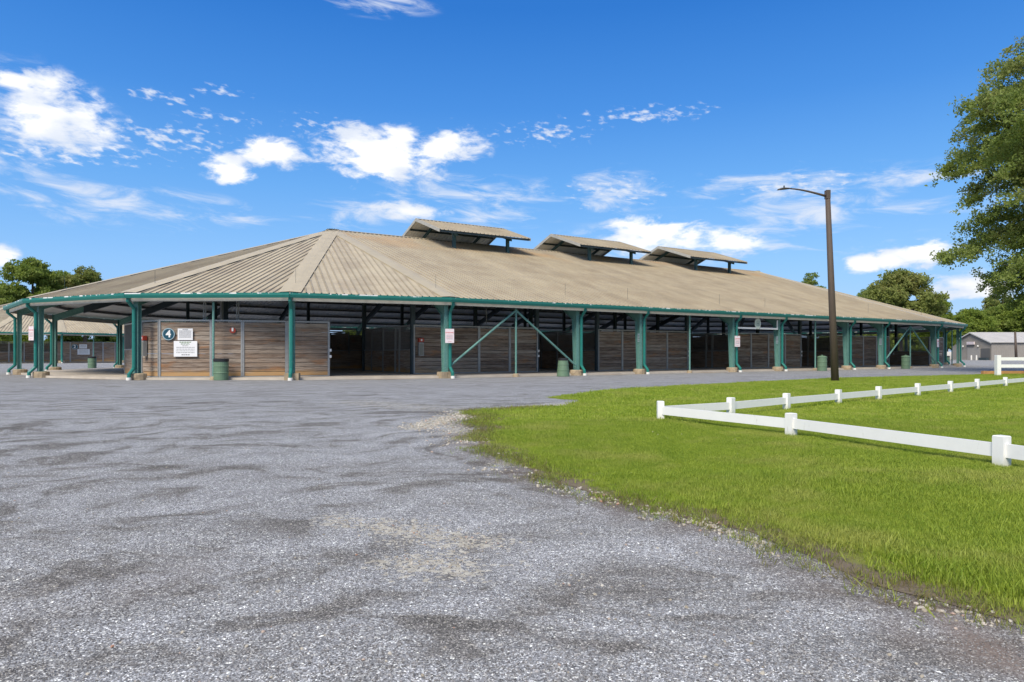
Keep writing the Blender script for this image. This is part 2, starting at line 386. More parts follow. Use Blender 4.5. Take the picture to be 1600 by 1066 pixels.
# ------------------------------------------------------------------ lawn outline
edge_px = [(1600, 977), (1530, 958), (1450, 936), (1400, 925), (1349, 910), (1300, 886), (1262, 869), (1215, 850), (1169, 831), (1100, 815), (1025, 799), (969, 787), (910, 766),
           (852, 748), (822, 732), (811, 722), (785, 714), (762, 707), (750, 696), (744, 684), (757, 676), (777, 669), (757, 667), (738, 663), (747, 657), (763, 653),
           (742, 649), (721, 645.5), (760, 641.5), (830, 637.5), (880, 634), (905, 627.5), (902, 625), (880, 624.5), (858, 622), (880, 618.5), (912, 615), (945, 610.5), (980, 607.3),
           (1060, 602.5), (1147, 598.5), (1230, 594.5), (1300, 591.4), (1430, 588), (1559, 584.6), (1640, 583), (1760, 582)]
edge = [(5.4, 2.1), (3.55, 2.4)]+[gp(*p) for p in edge_px]
# finer, slightly ragged
fine = []
for a, b in zip(edge[:-1], edge[1:]):
    L = math.dist(a, b); k = max(1, int(L/.12)) if a[1] < 16 else max(1, int(L/.5))
    for i in range(k):
        t = i/k; j = .035*min(1, L)
        fine.append((a[0]+(b[0]-a[0])*t+random.uniform(-j, j), a[1]+(b[1]-a[1])*t+random.uniform(-j, j)))
lawn_poly = fine+[(70, 38.), (70, 1.8)]
LP = np.array(lawn_poly)
def inside(P, poly=LP):
    x, y = P[:, 0], P[:, 1]; res = np.zeros(len(P), bool); n = len(poly); j = n-1
    for i in range(n):
        xi, yi = poly[i]; xj, yj = poly[j]
        c = ((yi > y) != (yj > y)) & (x < (xj-xi)*(y-yi)/(yj-yi+1e-12)+xi); res ^= c; j = i
    return res
def edge_dist(P, E_=None):
    E_ = np.array(fine) if E_ is None else E_
    out = np.full(len(P), 1e9)
    for a, b in zip(E_[:-1], E_[1:]):
        ab = b-a; t = np.clip(((P-a)@ab)/(ab@ab+1e-12), 0, 1); q = a+t[:, None]*ab
        out = np.minimum(out, np.hypot(P[:, 0]-q[:, 0], P[:, 1]-q[:, 1]))
    return out
def vnoise(P, s, seed=0):
    g = np.random.default_rng(seed).random((64, 64)); q = P*s; i = np.floor(q).astype(int); f = q-i; f = f*f*(3-2*f)
    a = g[i[:, 0] % 64, i[:, 1] % 64]; b = g[(i[:, 0]+1) % 64, i[:, 1] % 64]; c = g[i[:, 0] % 64, (i[:, 1]+1) % 64]; e = g[(i[:, 0]+1) % 64, (i[:, 1]+1) % 64]
    return (a*(1-f[:, 0])+b*f[:, 0])*(1-f[:, 1])+(c*(1-f[:, 0])+e*f[:, 0])*f[:, 1]
coarse = np.array([gp(*p) for p in edge_px if p[1] > 590])

# ------------------------------------------------------------------ ground sheet
def axis(lo, hi, d0, d1, far):
    a = list(np.arange(lo, hi, d0)); q = d0
    while a[-1] < far: q *= 1.17; a.append(a[-1]+q)
    b = [a[0]]; q = d0
    while b[-1] > d1: q *= 1.17; b.append(b[-1]-q)
    return np.array(b[:0:-1]+a)
gx = axis(-9, 9, .13, -900, 900); gy = axis(1.4, 14, .12, -60, 1200)
GX, GY = np.meshgrid(gx, gy); P2 = np.stack([GX.ravel(), GY.ravel()], 1)
nearm = (np.abs(P2[:, 0]) < 60) & (P2[:, 1] < 60)
dist = np.full(len(P2), 99.); dist[nearm] = edge_dist(P2[nearm], coarse)
ins = inside(P2)
def smooth(x, a, b): t = np.clip((x-a)/(b-a), 0, 1); return t*t*(3-2*t)
def capsule(p, q, r): return smooth(edge_dist(P2, np.array([p, q])), r, 0)
z = np.zeros(len(P2))
fade = smooth(P2[:, 1], 26, 14)
z += fade*(vnoise(P2, .5, 1)-.5)*.05+fade*(vnoise(P2, 1.7, 2)-.5)*.018
z[(P2[:, 1] > 24)] = 0
z = z*smooth(dist, .15, .9)*(~ins)
dirt = smooth(dist, .65, 0)*(.4+.6*vnoise(P2, 1.3, 3))*(P2[:, 1] < 12)
# brown wash of soil, pale stony patches, and the stained strip along the barn floor
brown = np.maximum(capsule(gp(1425, 948), gp(1700, 1090), .09), .5*capsule(gp(1400, 985), gp(1560, 1040), .12))
brown = np.maximum(brown, .6*capsule(gp(0, 960), gp(240, 900), .5)*vnoise(P2, 2., 9))
pale = np.maximum.reduce([capsule(gp(655, 668), gp(735, 645), .5), .9*capsule(gp(700, 665), gp(800, 722), .5)*vnoise(P2, 2.5, 4),
                          .75*capsule(gp(540, 812), gp(760, 850), .35)*smooth(vnoise(P2, 3, 5), .2, .6), .8*capsule(gp(640, 880), gp(830, 900), .3)*smooth(vnoise(P2, 3, 6), .2, .6),
                          1.*capsule(gp(860, 634), gp(960, 629), .9), .6*capsule(gp(730, 655), gp(770, 650), .4), .35*capsule(gp(560, 628), gp(700, 640), 1.2)])
far = smooth(P2[:, 1]+.0*P2[:, 0], 128, 150)
far = np.maximum(far, smooth(P2[:, 0], 95, 110)); far = np.maximum(far, smooth(-P2[:, 0], 120, 150)); far = np.maximum(far, smooth(P2[:, 1], -25, -40))
nx, ny = len(gx), len(gy)
idx = np.arange(nx*ny).reshape(ny, nx)
faces = np.stack([idx[:-1, :-1].ravel(), idx[:-1, 1:].ravel(), idx[1:, 1:].ravel(), idx[1:, :-1].ravel()], 1)
me = bpy.data.meshes.new('gravel_ground'); me.from_pydata(np.column_stack([P2, z]).tolist(), [], faces.tolist())
for nm, arr in (('dirt', dirt), ('brown', brown), ('pale', pale), ('far', far)):
    a = me.attributes.new(nm, 'FLOAT', 'POINT'); a.data.foreach_set('value', arr.astype(np.float32))
me.polygons.foreach_set('use_smooth', [True]*len(me.polygons))
def f_gravel(t, pos, p):
    q = t.sep(pos)
    fl = t.xyz(q[0], q[1], 0.)
    rot = t.node('ShaderNodeMapping'); t.put(rot.inputs[0], fl); rot.inputs['Rotation'].default_value = (0, 0, R_(-28)); rot.inputs['Scale'].default_value = (.42, 1.15, 1)
    sw = t.noise(rot.outputs[0], .62, 7, .62, 1.1)
    rot2 = t.node('ShaderNodeMapping'); t.put(rot2.inputs[0], fl); rot2.inputs['Rotation'].default_value = (0, 0, R_(18)); rot2.inputs['Scale'].default_value = (.25, 1.0, 1)
    sw2 = t.noise(rot2.outputs[0], 1.5, 6, .6, 1.6)
    big = t.noise(fl, .16, 4, .5)
    warp = t.v('ADD', fl, t.v('MULTIPLY', t.noise(fl, .45, 3, .5, color=True), (3.6, 3.6, 0.)))
    wm = t.node('ShaderNodeMapping'); t.put(wm.inputs[0], warp); wm.inputs['Rotation'].default_value = (0, 0, R_(-34)); wm.inputs['Scale'].default_value = (.8, 1.15, 1)
    sw3 = t.noise(wm.outputs[0], 1.8, 9, .66, .7)
    gr = t.noise(fl, 11., 5, .7)
    trk = t.node('ShaderNodeTexWave', wave_type='RINGS', rings_direction='Z'); tm = t.node('ShaderNodeMapping'); t.put(tm.inputs[0], warp); tm.inputs['Location'].default_value = (-9., 2., 0)
    t.put(trk.inputs['Vector'], tm.outputs[0]); trk.inputs['Scale'].default_value = .42; trk.inputs['Distortion'].default_value = 3.; trk.inputs['Detail'].default_value = 4; trk.inputs['Detail Scale'].default_value = 1.2
    patch = t.m('ADD', t.m('ADD', t.m('MULTIPLY', sw, .24), t.m('MULTIPLY', sw2, .16)), t.m('ADD', t.m('MULTIPLY', sw3, .52), t.m('ADD', t.m('MULTIPLY', gr, .10), t.m('MULTIPLY', trk.outputs['Fac'], .07))))
    c = t.ramp(patch, [(.42, (.135, .128, .116)), (.485, (.195, .188, .176)), (.515, (.262, .262, .256)), (.57, (.305, .308, .308)), (.66, (.36, .364, .368))])
    far_ = t.ss(q[1], 9., 24.)
    c = t.mix(t.m('MULTIPLY', far_, .45), c, (.272, .274, .276))
    v = t.voro(fl, 185.); vs = t.sep(v)
    sp = t.ramp(vs[0], [(0, (.30, .30, .31)), (.35, (.75, .75, .75)), (.7, (1.1, 1.1, 1.1)), (.9, (1.7, 1.7, 1.68)), (1., (3.2, 3.2, 3.1))])
    v2 = t.voro(fl, 90.); vs2 = t.sep(v2)
    sp2 = t.ramp(vs2[1], [(0, (.7, .7, .7)), (.6, (1., 1., 1.)), (.93, (1.25, 1.25, 1.22)), (1., (2.6, 2.6, 2.4))])
    k = t.ss(q[1], 4., 30., 1., .45)
    c = t.mix(k, c, t.mix(1., c, sp, 'MULTIPLY')); c = t.mix(t.m('MULTIPLY', k, .7), c, t.mix(1., c, sp2, 'MULTIPLY'))
    v3 = t.sep(t.voro(fl, 38.)); c = t.mix(t.m('MULTIPLY', t.ss(t.m('SUBTRACT', t.m('ADD', t.attr('pale'), t.m('MULTIPLY', t.noise(fl, 5., 4, .7), .5)), v3[0]), .28, .36), .9), c, t.mix(v3[1], (.36, .33, .26), (.58, .55, .46)))
    n2 = t.noise(fl, 3., 6, .65)
    c = t.mix(t.m('MULTIPLY', t.attr('dirt'), t.ss(n2, .3, .6)), c, (.115, .082, .055))
    c = t.mix(t.m('MULTIPLY', t.attr('brown'), .85), c, (.20, .155, .125))
    # orange clay washed out along the barn floor edge
    bd = t.ss(t.m('ADD', t.m('ABSOLUTE', t.attr('barnd')), t.m('MULTIPLY', n2, .9)), .5, 1.6, 1., 0.)
    c = t.mix(t.m('MULTIPLY', bd, .7), c, (.24, .17, .105))
    c = t.mix(t.attr('far'), c, t.mix(t.noise(fl, .2, 5, .6), (.05, .09, .02), (.09, .13, .03)))
    b = t.node('ShaderNodeBump'); b.inputs['Strength'].default_value = .75; b.inputs['Distance'].default_value = .012
    hgt = t.m('ADD', t.m('MULTIPLY', vs[0], .5), t.m('ADD', t.m('MULTIPLY', vs2[1], .6), t.m('MULTIPLY', sw3, 1.2)))
    t.put(b.inputs['Height'], hgt); t.l.new(b.outputs[0], p.inputs['Normal'])
    return c
M_gravel = mat('crushed_gravel', None, .9, 0, fn=f_gravel, spec=.2)
me.materials.append(M_gravel)
ground = bpy.data.objects.new('gravel_ground', me); COL.objects.link(ground)
tag(ground, 'grey crushed gravel yard with paler and darker swirls', None, None, 'structure')

# ------------------------------------------------------------------ lawn
def pos_y(t, pos): return t.sep(pos)[1]
def f_lawn(t, pos, p):
    n = t.noise(pos, .5, 5, .6); f = t.noise(pos, 22., 5, .7); m = t.noise(pos, 3.5, 5, .65)
    c = t.mix(n, (.19, .25, .022), (.28, .33, .04)); c = t.mix(t.m('MULTIPLY', f, .45), c, (.10, .13, .02))
    c = t.mix(t.m('MULTIPLY', t.ss(m, .56, .72), .5), c, (.17, .15, .06))
    ed = t.m('ADD', t.attr('ed'), t.m('MULTIPLY', t.m('SUBTRACT', m, .5), 1.6)); sz = t.ss(pos_y(t, pos), 9., 16., 1., .0)
    c = t.mix(t.m('MULTIPLY', t.ss(ed, .15, .55, 1., 0.), sz), c, t.mix(f, (.10, .075, .05), (.24, .20, .15)))
    return c
M_lawn = mat('lawn_sheet', None, .9, 0, fn=f_lawn, bump=.8, bscale=30., spec=.1)
from mathutils.geometry import delaunay_2d_cdt
gxx, gyy = np.meshgrid(np.arange(-2., 12., .16), np.arange(2., 15., .16)); GI = np.stack([gxx.ravel(), gyy.ravel()], 1)+rng.normal(0, .03, (gxx.size, 2)); GI = GI[inside(GI)]; GI = GI[(edge_dist(GI, np.array(fine)) > .07)]
nb = len(lawn_poly); allp = [Vector(p) for p in lawn_poly]+[Vector(p) for p in GI]
ov, oe, of, *_r = delaunay_2d_cdt(allp, [], [list(range(nb))], 1, 1e-5)
OVp = np.array([[p.x, p.y] for p in ov]); led = edge_dist(OVp, np.array(fine))
me = bpy.data.meshes.new('lawn'); me.from_pydata([(p.x, p.y, .004) for p in ov], [], [list(f) for f in of]); me.materials.append(M_lawn)
at = me.attributes.new('ed', 'FLOAT', 'POINT'); at.data.foreach_set('value', np.clip(led, 0, 5).astype(np.float32))
if me.polygons[0].normal.z < 0: me.flip_normals()
lawn = bpy.data.objects.new('lawn', me); COL.objects.link(lawn); tag(lawn, 'bright green lawn sheet under the grass blades', None, None, 'structure')

def tuft(n, h, spread, wid, lean=.5, seed=0):
    r = random.Random(seed); b = MB()
    for i in range(n):
        a = r.uniform(0, 2*math.pi); rr = spread*math.sqrt(r.random()); x, y = rr*math.cos(a), rr*math.sin(a)
        hh = h*r.uniform(.55, 1.1); da = r.uniform(0, 2*math.pi); l = hh*lean*r.uniform(.2, 1.2); dx, dy = math.cos(da), math.sin(da)
        w = wid*r.uniform(.7, 1.2); px, py = -dy*w/2, dx*w/2
        k = len(b.v)
        b.v += [(x-px, y-py, 0), (x+px, y+py, 0), (x+dx*l*.35-px*.8, y+dy*l*.35-py*.8, hh*.6), (x+dx*l*.35+px*.8, y+dy*l*.35+py*.8, hh*.6), (x+dx*l, y+dy*l, hh)]
        b.face((k, k+1, k+3, k+2)); b.face((k+2, k+3, k+4))
    return b
M_g1 = leafmat('grass_blade', (.22, .32, .03), (.37, .46, .055), (.46, .46, .12), .42, 2.)
M_g2 = leafmat('dry_grass_blade', (.20, .17, .06), (.16, .20, .035), (.22, .13, .06), .25)
src = [source('tuft', tuft(34, .035, .08, .0028, .7, s), M_g1) for s in range(4)]
srcdry = [source('tuft', tuft(9, .05, .06, .004, 1.1, 10+s), M_g2 if s < 2 else M_g1) for s in range(3)]
srcfar = [source('tuft', tuft(20, .036, .17, .010, .5, 20+s), M_g1) for s in range(3)]
def fill(n, y0, y1, pw):
    u = rng.random(n); Y = (y0**pw+(y1**pw-y0**pw)*u)**(1/pw); X = (rng.random(n)*2-1)*(.80*Y+.4); P = np.stack([X, Y], 1); return P[inside(P)]
P = fill(150000, 2.2, 11, 1.15)
dd = edge_dist(P, np.array(fine[:400])); thin = vnoise(P, 2.2, 8); worn = vnoise(P, .7, 12)
keep = (rng.random(len(P)) < np.clip(.02+(dd-.05)/.75+.5*(thin-.45), 0, 1)*(.65+.5*thin)); P1 = P[keep]; d1 = dd[keep]; w1 = worn[keep]
n = len(P1); hs = (.55+.75*vnoise(P1, .9, 13))*smooth(d1, -.1, .35)**.5*np.where(P1[:, 1] < 6, 1.25, 1.0)
rots = np.stack([rng.normal(0, .15, n), rng.normal(0, .15, n), rng.random(n)*6.28], 1)
g = scatter('grass', np.column_stack([P1, np.full(n, .008)]), rots, hs*rng.uniform(.7, 1.25, n), src)
tag(g, 'bright green lawn grass blades beside the gravel', 'grass', None, 'stuff')
# far lawn
P = fill(90000, 10.5, 41, 1.6); n = len(P)
g = scatter('grass', np.column_stack([P, np.full(n, .006)]), np.stack([rng.normal(0, .1, n), rng.normal(0, .1, n), rng.random(n)*6.28], 1), rng.uniform(.6, 1.15, n)*(.7+.7*vnoise(P, .4, 3)), srcfar)
tag(g, 'mown lawn grass beyond and inside the low white fence', 'grass', None, 'stuff')
# dry fringe
E_ = np.array(fine[:330]); k = rng.integers(0, len(E_), 9000); P = E_[k]+np.column_stack([rng.normal(.03, .15, 9000), rng.normal(.06, .15, 9000)])
P = P[(P[:, 1] < 14) & (vnoise(P, 1.6, 21) > .38)]; n = len(P)
g = scatter('dry_grass', np.column_stack([P, np.full(n, .004)]), np.stack([rng.normal(0, .3, n), rng.normal(0, .3, n), rng.random(n)*6.28], 1), rng.uniform(.5, 1.1, n), srcdry)
tag(g, 'straw coloured and brown grass fringe on the lawn edge', 'grass', None, 'stuff')

# ------------------------------------------------------------------ loose stones
def pebble(seed, sub=1):
    r = random.Random(seed); bm = bmesh.new(); bmesh.ops.create_icosphere(bm, subdivisions=sub, radius=.5)
    for v in bm.verts: v.co *= r.uniform(.72, 1.15); v.co.z *= .55
    b = MB(); b.v = [tuple(v.co) for v in bm.verts]; b.f = [tuple(q.index for q in f.verts) for f in bm.faces]; bm.free(); return b
def stonemat(name, stops):
    m = bpy.data.materials.new(name); m.use_nodes = True; t = NT(m.node_tree); p = t.n['Principled BSDF']; p.inputs['Roughness'].default_value = .85
    oi = t.node('ShaderNodeObjectInfo').outputs['Random']; c = t.ramp(oi, stops)
    t.put(p.inputs['Base Color'], t.mix(t.m('MULTIPLY', t.noise(t.node('ShaderNodeNewGeometry').outputs['Position'], 60., 4), .35), c, (.15, .13, .11))); return m
M_chip = stonemat('gravel_chip', [(0, (.06, .06, .062)), (.4, (.17, .165, .16)), (.75, (.28, .275, .27)), (.93, (.40, .39, .38)), (1, (.55, .54, .50))])
M_stone = stonemat('pale_stone', [(0, (.30, .26, .19)), (.5, (.46, .42, .34)), (.9, (.58, .55, .48)), (1, (.36, .19, .12))])
chips = [source('chip', pebble(s, 1), M_chip) for s in range(4)]
stones = [source('stone', pebble(40+s, 1), M_stone) for s in range(5)]
def gz_(P): return fade_z(P)
def fade_z(P):
    f = smooth(P[:, 1], 26, 14); return (f*(vnoise(P, .5, 1)-.5)*.05+f*(vnoise(P, 1.7, 2)-.5)*.018)*smooth(edge_dist(P, coarse), .15, .9)
n = 90000; Y = 2.0+5.2*rng.random(n)**1.25; X = (rng.random(n)*2-1)*(.79*Y+.2); P = np.stack([X, Y], 1); P = P[~inside(P)]; n = len(P)
g = scatter('gravel', np.column_stack([P, fade_z(P)+.001]), rng.random((n, 3))*[.6, .6, 6.28], rng.uniform(.004, .009, n)*np.where(rng.random(n) > .96, 1.7, 1.), chips)
tag(g, 'loose grey gravel chips in the foreground', 'gravel', None, 'stuff')
def band(pa, pb, w, n):
    a = np.array(gp(*pa)); b = np.array(gp(*pb)); t = rng.random(n); return a+(b-a)*t[:, None]+rng.normal(0, w, (n, 2))
bands = [band((655, 668), (738, 645), .22, 520), band((690, 668), (750, 700), .25, 260), band((735, 690), (830, 745), .22, 160), band((860, 755), (1110, 822), .09, 170), band((1040, 800), (1300, 890), .05, 260),
         band((1240, 878), (1420, 925), .03, 110), band((1400, 935), (1620, 985), .05, 70), band((540, 812), (760, 850), .13, 260), band((640, 870), (850, 905), .12, 260), band((745, 686), (800, 720), .12, 60)]
n = 420; Y = 2.2+8*rng.random(n)**1.4; bands.append(np.stack([(rng.random(n)*2-1)*(.76*Y), Y], 1))
P = np.vstack(bands); P += (vnoise(P, 1.1, 30)[:, None]-.5)*[[.25, -.12]]; sz = np.concatenate([rng.uniform(.012, .05, len(bands[0]))]+[rng.uniform(.010, .04, len(b)) for b in bands[1:4]]+[rng.uniform(.008, .032, len(b)) for b in bands[4:7]]+[rng.uniform(.006, .018, len(b)) for b in bands[7:9]]+[rng.uniform(.015, .05, len(bands[9]))]+[rng.uniform(.006, .022, n)])
km = (vnoise(P, 1.9, 31) > .36) | (P[:, 1] > 8.5); P = P[km]; sz = sz[km]
g = scatter('stones', np.column_stack([P, fade_z(P)+sz*.12]), rng.random((len(P), 3))*[.5, .5, 6.28], sz, stones)
tag(g, 'pale rubble stones strewn along the lawn edge and gravel', 'stones', None, 'stuff')

# ------------------------------------------------------------------ barn
EAVE, RIDGE, RC, OV = 3.6, 9.33, 16.96, .467
RE = RC+OV; NF = 8; W_, N_ = 7.436, 4.291
class Barn:
    def __init__(s, c, phi, bays):
        s.c = Vector(c); s.phi = phi; s.u = Vector((math.cos(phi), math.sin(phi))); s.n = Vector((-math.sin(phi), math.cos(phi)))
        s.L = sum(bays); s.bays = bays
    def P(s, a, b, z=0.): q = s.c+s.u*a+s.n*b; return Vector((q.x, q.y, z))
    def V(s, k, rad, end=0):      # end polygon vertex; k=0 camera side
        a = math.pi*k/NF; ss = -math.sin(a)*rad; nn = -math.cos(a)*rad
        return (ss, nn) if end == 0 else (s.L-ss, nn)
    def zroof(s, a, b):
        if 0 <= a <= s.L: return RIDGE-(RIDGE-EAVE)*abs(b)/RE
        x = -a if a < 0 else a-s.L
        th = math.atan2(x, -b); k = min(NF-1, max(0, int(th/(math.pi/NF)))); m = (k+.5)*math.pi/NF
        d = -b*math.cos(m)+x*math.sin(m); return RIDGE-(RIDGE-EAVE)*d/(RE*math.cos(math.pi/NF/2))
RIBS = (0, .3047, .6093)
def sheet(mb, O, e, Wv, Nn, t0, t1, topf, length_ref=None, uoff=0., thick=.006):
    xs = []
    for r in RIBS:
        for dx, h in ((0, 0), (.018, .046), (.052, .046), (.07, 0)): xs.append((t0+r+dx, h))
    xs = [(x, h) for x, h in xs if x <= t1]; xs.append((t1, 0)) if xs[-1][0] < t1-1e-4 else None
    b = len(mb.v); n = len(xs)
    for x, h in xs:
        tp = topf(x); lo, hi = tp
        mb.v.append(tuple(O+e*x+Wv*lo+Nn*h)); mb.v.append(tuple(O+e*x+Wv*hi+Nn*h))
    for i in range(n-1):
        uv = [(xs[i][0]+uoff, 0), (xs[i+1][0]+uoff, 0), (xs[i+1][0]+uoff, topf(xs[i+1][0])[1]), (xs[i][0]+uoff, topf(xs[i][0])[1])]
        mb.face((b+2*i, b+2*i+2, b+2*i+3, b+2*i+1), 0, uv)
    lo0, hi0 = topf(xs[0][0]); lo1, hi1 = topf(xs[-1][0])
    q = [O+e*xs[0][0]+Wv*lo0-Nn*thick, O+e*xs[-1][0]+Wv*lo1-Nn*thick, O+e*xs[-1][0]+Wv*hi1-Nn*thick, O+e*xs[0][0]+Wv*hi0-Nn*thick]
    b2 = len(mb.v)
    for x, h in xs:
        lo, hi = topf(x); mb.v.append(tuple(O+e*x+Wv*lo+Nn*(h-thick))); mb.v.append(tuple(O+e*x+Wv*hi+Nn*(h-thick)))
    for i in range(n-1): mb.face((b2+2*i, b2+2*i+1, b2+2*i+3, b2+2*i+2), 1, [(0, 0)]*4)
    mb.poly([O+e*xs[0][0]+Wv*lo0-Nn*thick, O+e*xs[0][0]+Wv*lo0, O+e*xs[-1][0]+Wv*lo1, O+e*xs[-1][0]+Wv*lo1-Nn*thick], 2, [(0, 0)]*4)
    # dark closures in the rib ends at the eave
    for r in RIBS:
        x = t0+r
        if x+.07 <= t1:
            lo = topf(x)[0]; mb.poly([O+e*x+Wv*(lo+.0), O+e*(x+.018)+Wv*lo+Nn*.046, O+e*(x+.052)+Wv*lo+Nn*.046, O+e*(x+.07)+Wv*lo][::-1], 2, [(0, 0)]*4)
def facet(roof, p0, p1, topl, topr, uoff=0.):
    """roof facet from eave p0->p1 (3D), up to topl/topr (3D); panels as objects"""
    e = (p1-p0); Lw = e.length; e = e.normalized()
    a = topl-p0; Wv = (a-e*a.dot(e)).normalized(); Nn = e.cross(Wv).normalized()
    if Nn.z < 0: Nn = -Nn
    tl, wl = a.dot(e), a.dot(Wv); bq = topr-p0; tr, wr = bq.dot(e), bq.dot(Wv)
    def topf(x):
        if x < tl: h = wl*x/max(tl, 1e-6)
        elif x > tr: h = wr*(Lw-x)/max(Lw-tr, 1e-6)
        else: h = wl+(wr-wl)*(x-tl)/max(tr-tl, 1e-6)
        return (-.02, max(-.019, h))
    n = max(1, round(Lw/.914)); k = 0
    cuts = [i*.914 for i in range(n)]+[Lw]
    for i in range(n):
        t0, t1 = cuts[i], min(cuts[i+1], Lw)
        if t1-t0 < .05: continue
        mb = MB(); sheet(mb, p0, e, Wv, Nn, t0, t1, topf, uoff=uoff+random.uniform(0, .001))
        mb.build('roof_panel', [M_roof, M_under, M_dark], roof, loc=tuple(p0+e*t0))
    return e, Wv, Nn, Lw, topf
def strip(mb, a, b, wl, wr, up=.05, drop=0.333, mi=0):
    """folded cap along a hip or ridge from a to b"""
    d_ = (b-a).normalized(); h = Vector((-d_.y, d_.x, 0)).normalized(); Z = Vector((0, 0, up))
    L = h*wl-Vector((0, 0, drop[0]*wl)); Rr = -h*wr-Vector((0, 0, drop[1]*wr))
    mb.poly([a+Z, b+Z, b+L+Z, a+L+Z], mi); mb.poly([a+Z, a+Rr+Z, b+Rr+Z, b+Z], mi)
    t = Vector((0, 0, -.045))
    mb.poly([a+L+Z, b+L+Z, b+L+Z+t, a+L+Z+t], mi); mb.poly([a+Rr+Z, a+Rr+Z+t, b+Rr+Z+t, b+Rr+Z], 1)  # one lip in dark material, painting the shadow line under the cap edge

def frame_column(bn, s, n, dirin, barn, foot=True, splash=True, spout=True, tang=.15, square=False, corner=False):
    """tapered steel column at local (s,n); dirin = inward unit (world xy)"""
    base = bn.P(s, n, 0); I = Vector((dirin.x, dirin.y, 0)); T = Vector((-I.y, I.x, 0))
    slope = .329
    def ru(r): return EAVE-.17+slope*(r+OV)           # underside of roof sheets above r
    o = part_empty('column', barn); o.location = base-world_loc(barn)
    z0 = .30
    mb = MB()
    kb, kt, kz = (.17, .19, ru(.26)-.5) if corner else (.24, .37, 2.88)
    knee = [(0, z0), (kb, z0), (kt, kz), (1.75, ru(1.75)-.42), (1.75, ru(1.75)-.06), (0, ru(0)-.06)]
    mb.prism([base+I*r+Vector((0, 0, z_)) for r, z_ in knee], T*.014)
    def flange(a, b, w=.20, th=.018):
        A = base+I*a[0]+Vector((0, 0, a[1])); B = base+I*b[0]+Vector((0, 0, b[1])); d_ = (B-A).normalized(); nn = T.cross(d_)*th
        mb.box(A-T*w/2-nn/2, B-A, T*w, nn)
    fw_ = .23 if corner else .2
    flange((0, z0), (0, ru(0)-.06), fw_); flange((kb, z0), (kt, kz), fw_); flange((kt, kz), (1.75, ru(1.75)-.42), .18)
    mb.cbox(base+I*.13+Vector((0, 0, z0-.02)), .34, .26, .022, math.atan2(I.y, I.x))
    c = mb.build('steel_frame', M_teal, o)
    if foot:
        mb = MB()
        if square: mb.cbox(base+I*.12-T*.16, .52, .27, .29, math.atan2(I.y, I.x)); mb.cbox(base+I*.12+T*.14, .5, .29, .285, math.atan2(I.y, I.x))
        else: mb.lathe(base+I*.12, [(.33, 0), (.335, .12), (.33, .245), (.30, .275), (.28, .28)], 14, jit=.035)
        mb.build('pedestal', M_conc, o)
    if spout:
        d_ = empty_part(barn, 'downspout', base); pts = [(-.42, EAVE-.13), (-.42, EAVE-.32), (-.10, EAVE-.62), (-.10, .50), (-.36, .24), (-.36, .09)]
        pth = [base+I*r+T*tang*-1+Vector((0, 0, z_)) for r, z_ in pts]
        mb = MB(); mb.tube(pth, .076, 10); mb.build('pipe', M_spout, d_, smooth=False)
        for z_ in (EAVE-.64, 2.0, .52):
            mb = MB(); mb.lathe(base+I*-.10+T*tang*-1+Vector((0, 0, z_)), [(.082, 0), (.082, .05)], 12); mb.build('bracket', M_spout, d_)
        mb = MB(); mb.lathe(base+I*-.38+T*tang*-1, [(.095, -.01), (.095, .10), (.08, .11)], 12); mb.build('drain_stub', M_pvc, d_)
    return o
def empty_part(par, name, wloc):
    o = bpy.data.objects.new(name, None); COL.objects.link(o); o.parent = par; o.location = Vector(wloc)-world_loc(par); return o
PL_MESH = {}
def plank_mesh(L, h=.188, t=.036, var=0):
    key = (round(L, 2), var)
    if key not in PL_MESH:
        r = random.Random(var*31+int(L*100)); n = 3; b = MB()
        xs = [L*i/n for i in range(n+1)]; tw = [r.uniform(-.004, .004) for _ in xs]; hh = [r.uniform(-.003, .003) for _ in xs]
        for i, x in enumerate(xs):
            b.v += [(x, tw[i], .0), (x, tw[i]+t, .0), (x, tw[i]+t, h+hh[i]), (x, tw[i], h+hh[i])]
        for i in range(n):
            k = 4*i; b.face((k, k+4, k+7, k+3)); b.face((k+1, k+2, k+6, k+5)); b.face((k+3, k+7, k+6, k+2)); b.face((k, k+1, k+5, k+4))
        b.face((0, 3, 2, 1)); k = 4*n; b.face((k, k+1, k+2, k+3))
        me = bpy.data.meshes.new('plank'); me.from_pydata(b.v, [], b.f); me.materials.append(M_wood); me.update(); PL_MESH[key] = me
    return PL_MESH[key]
WT = 2.55; ZF = .10
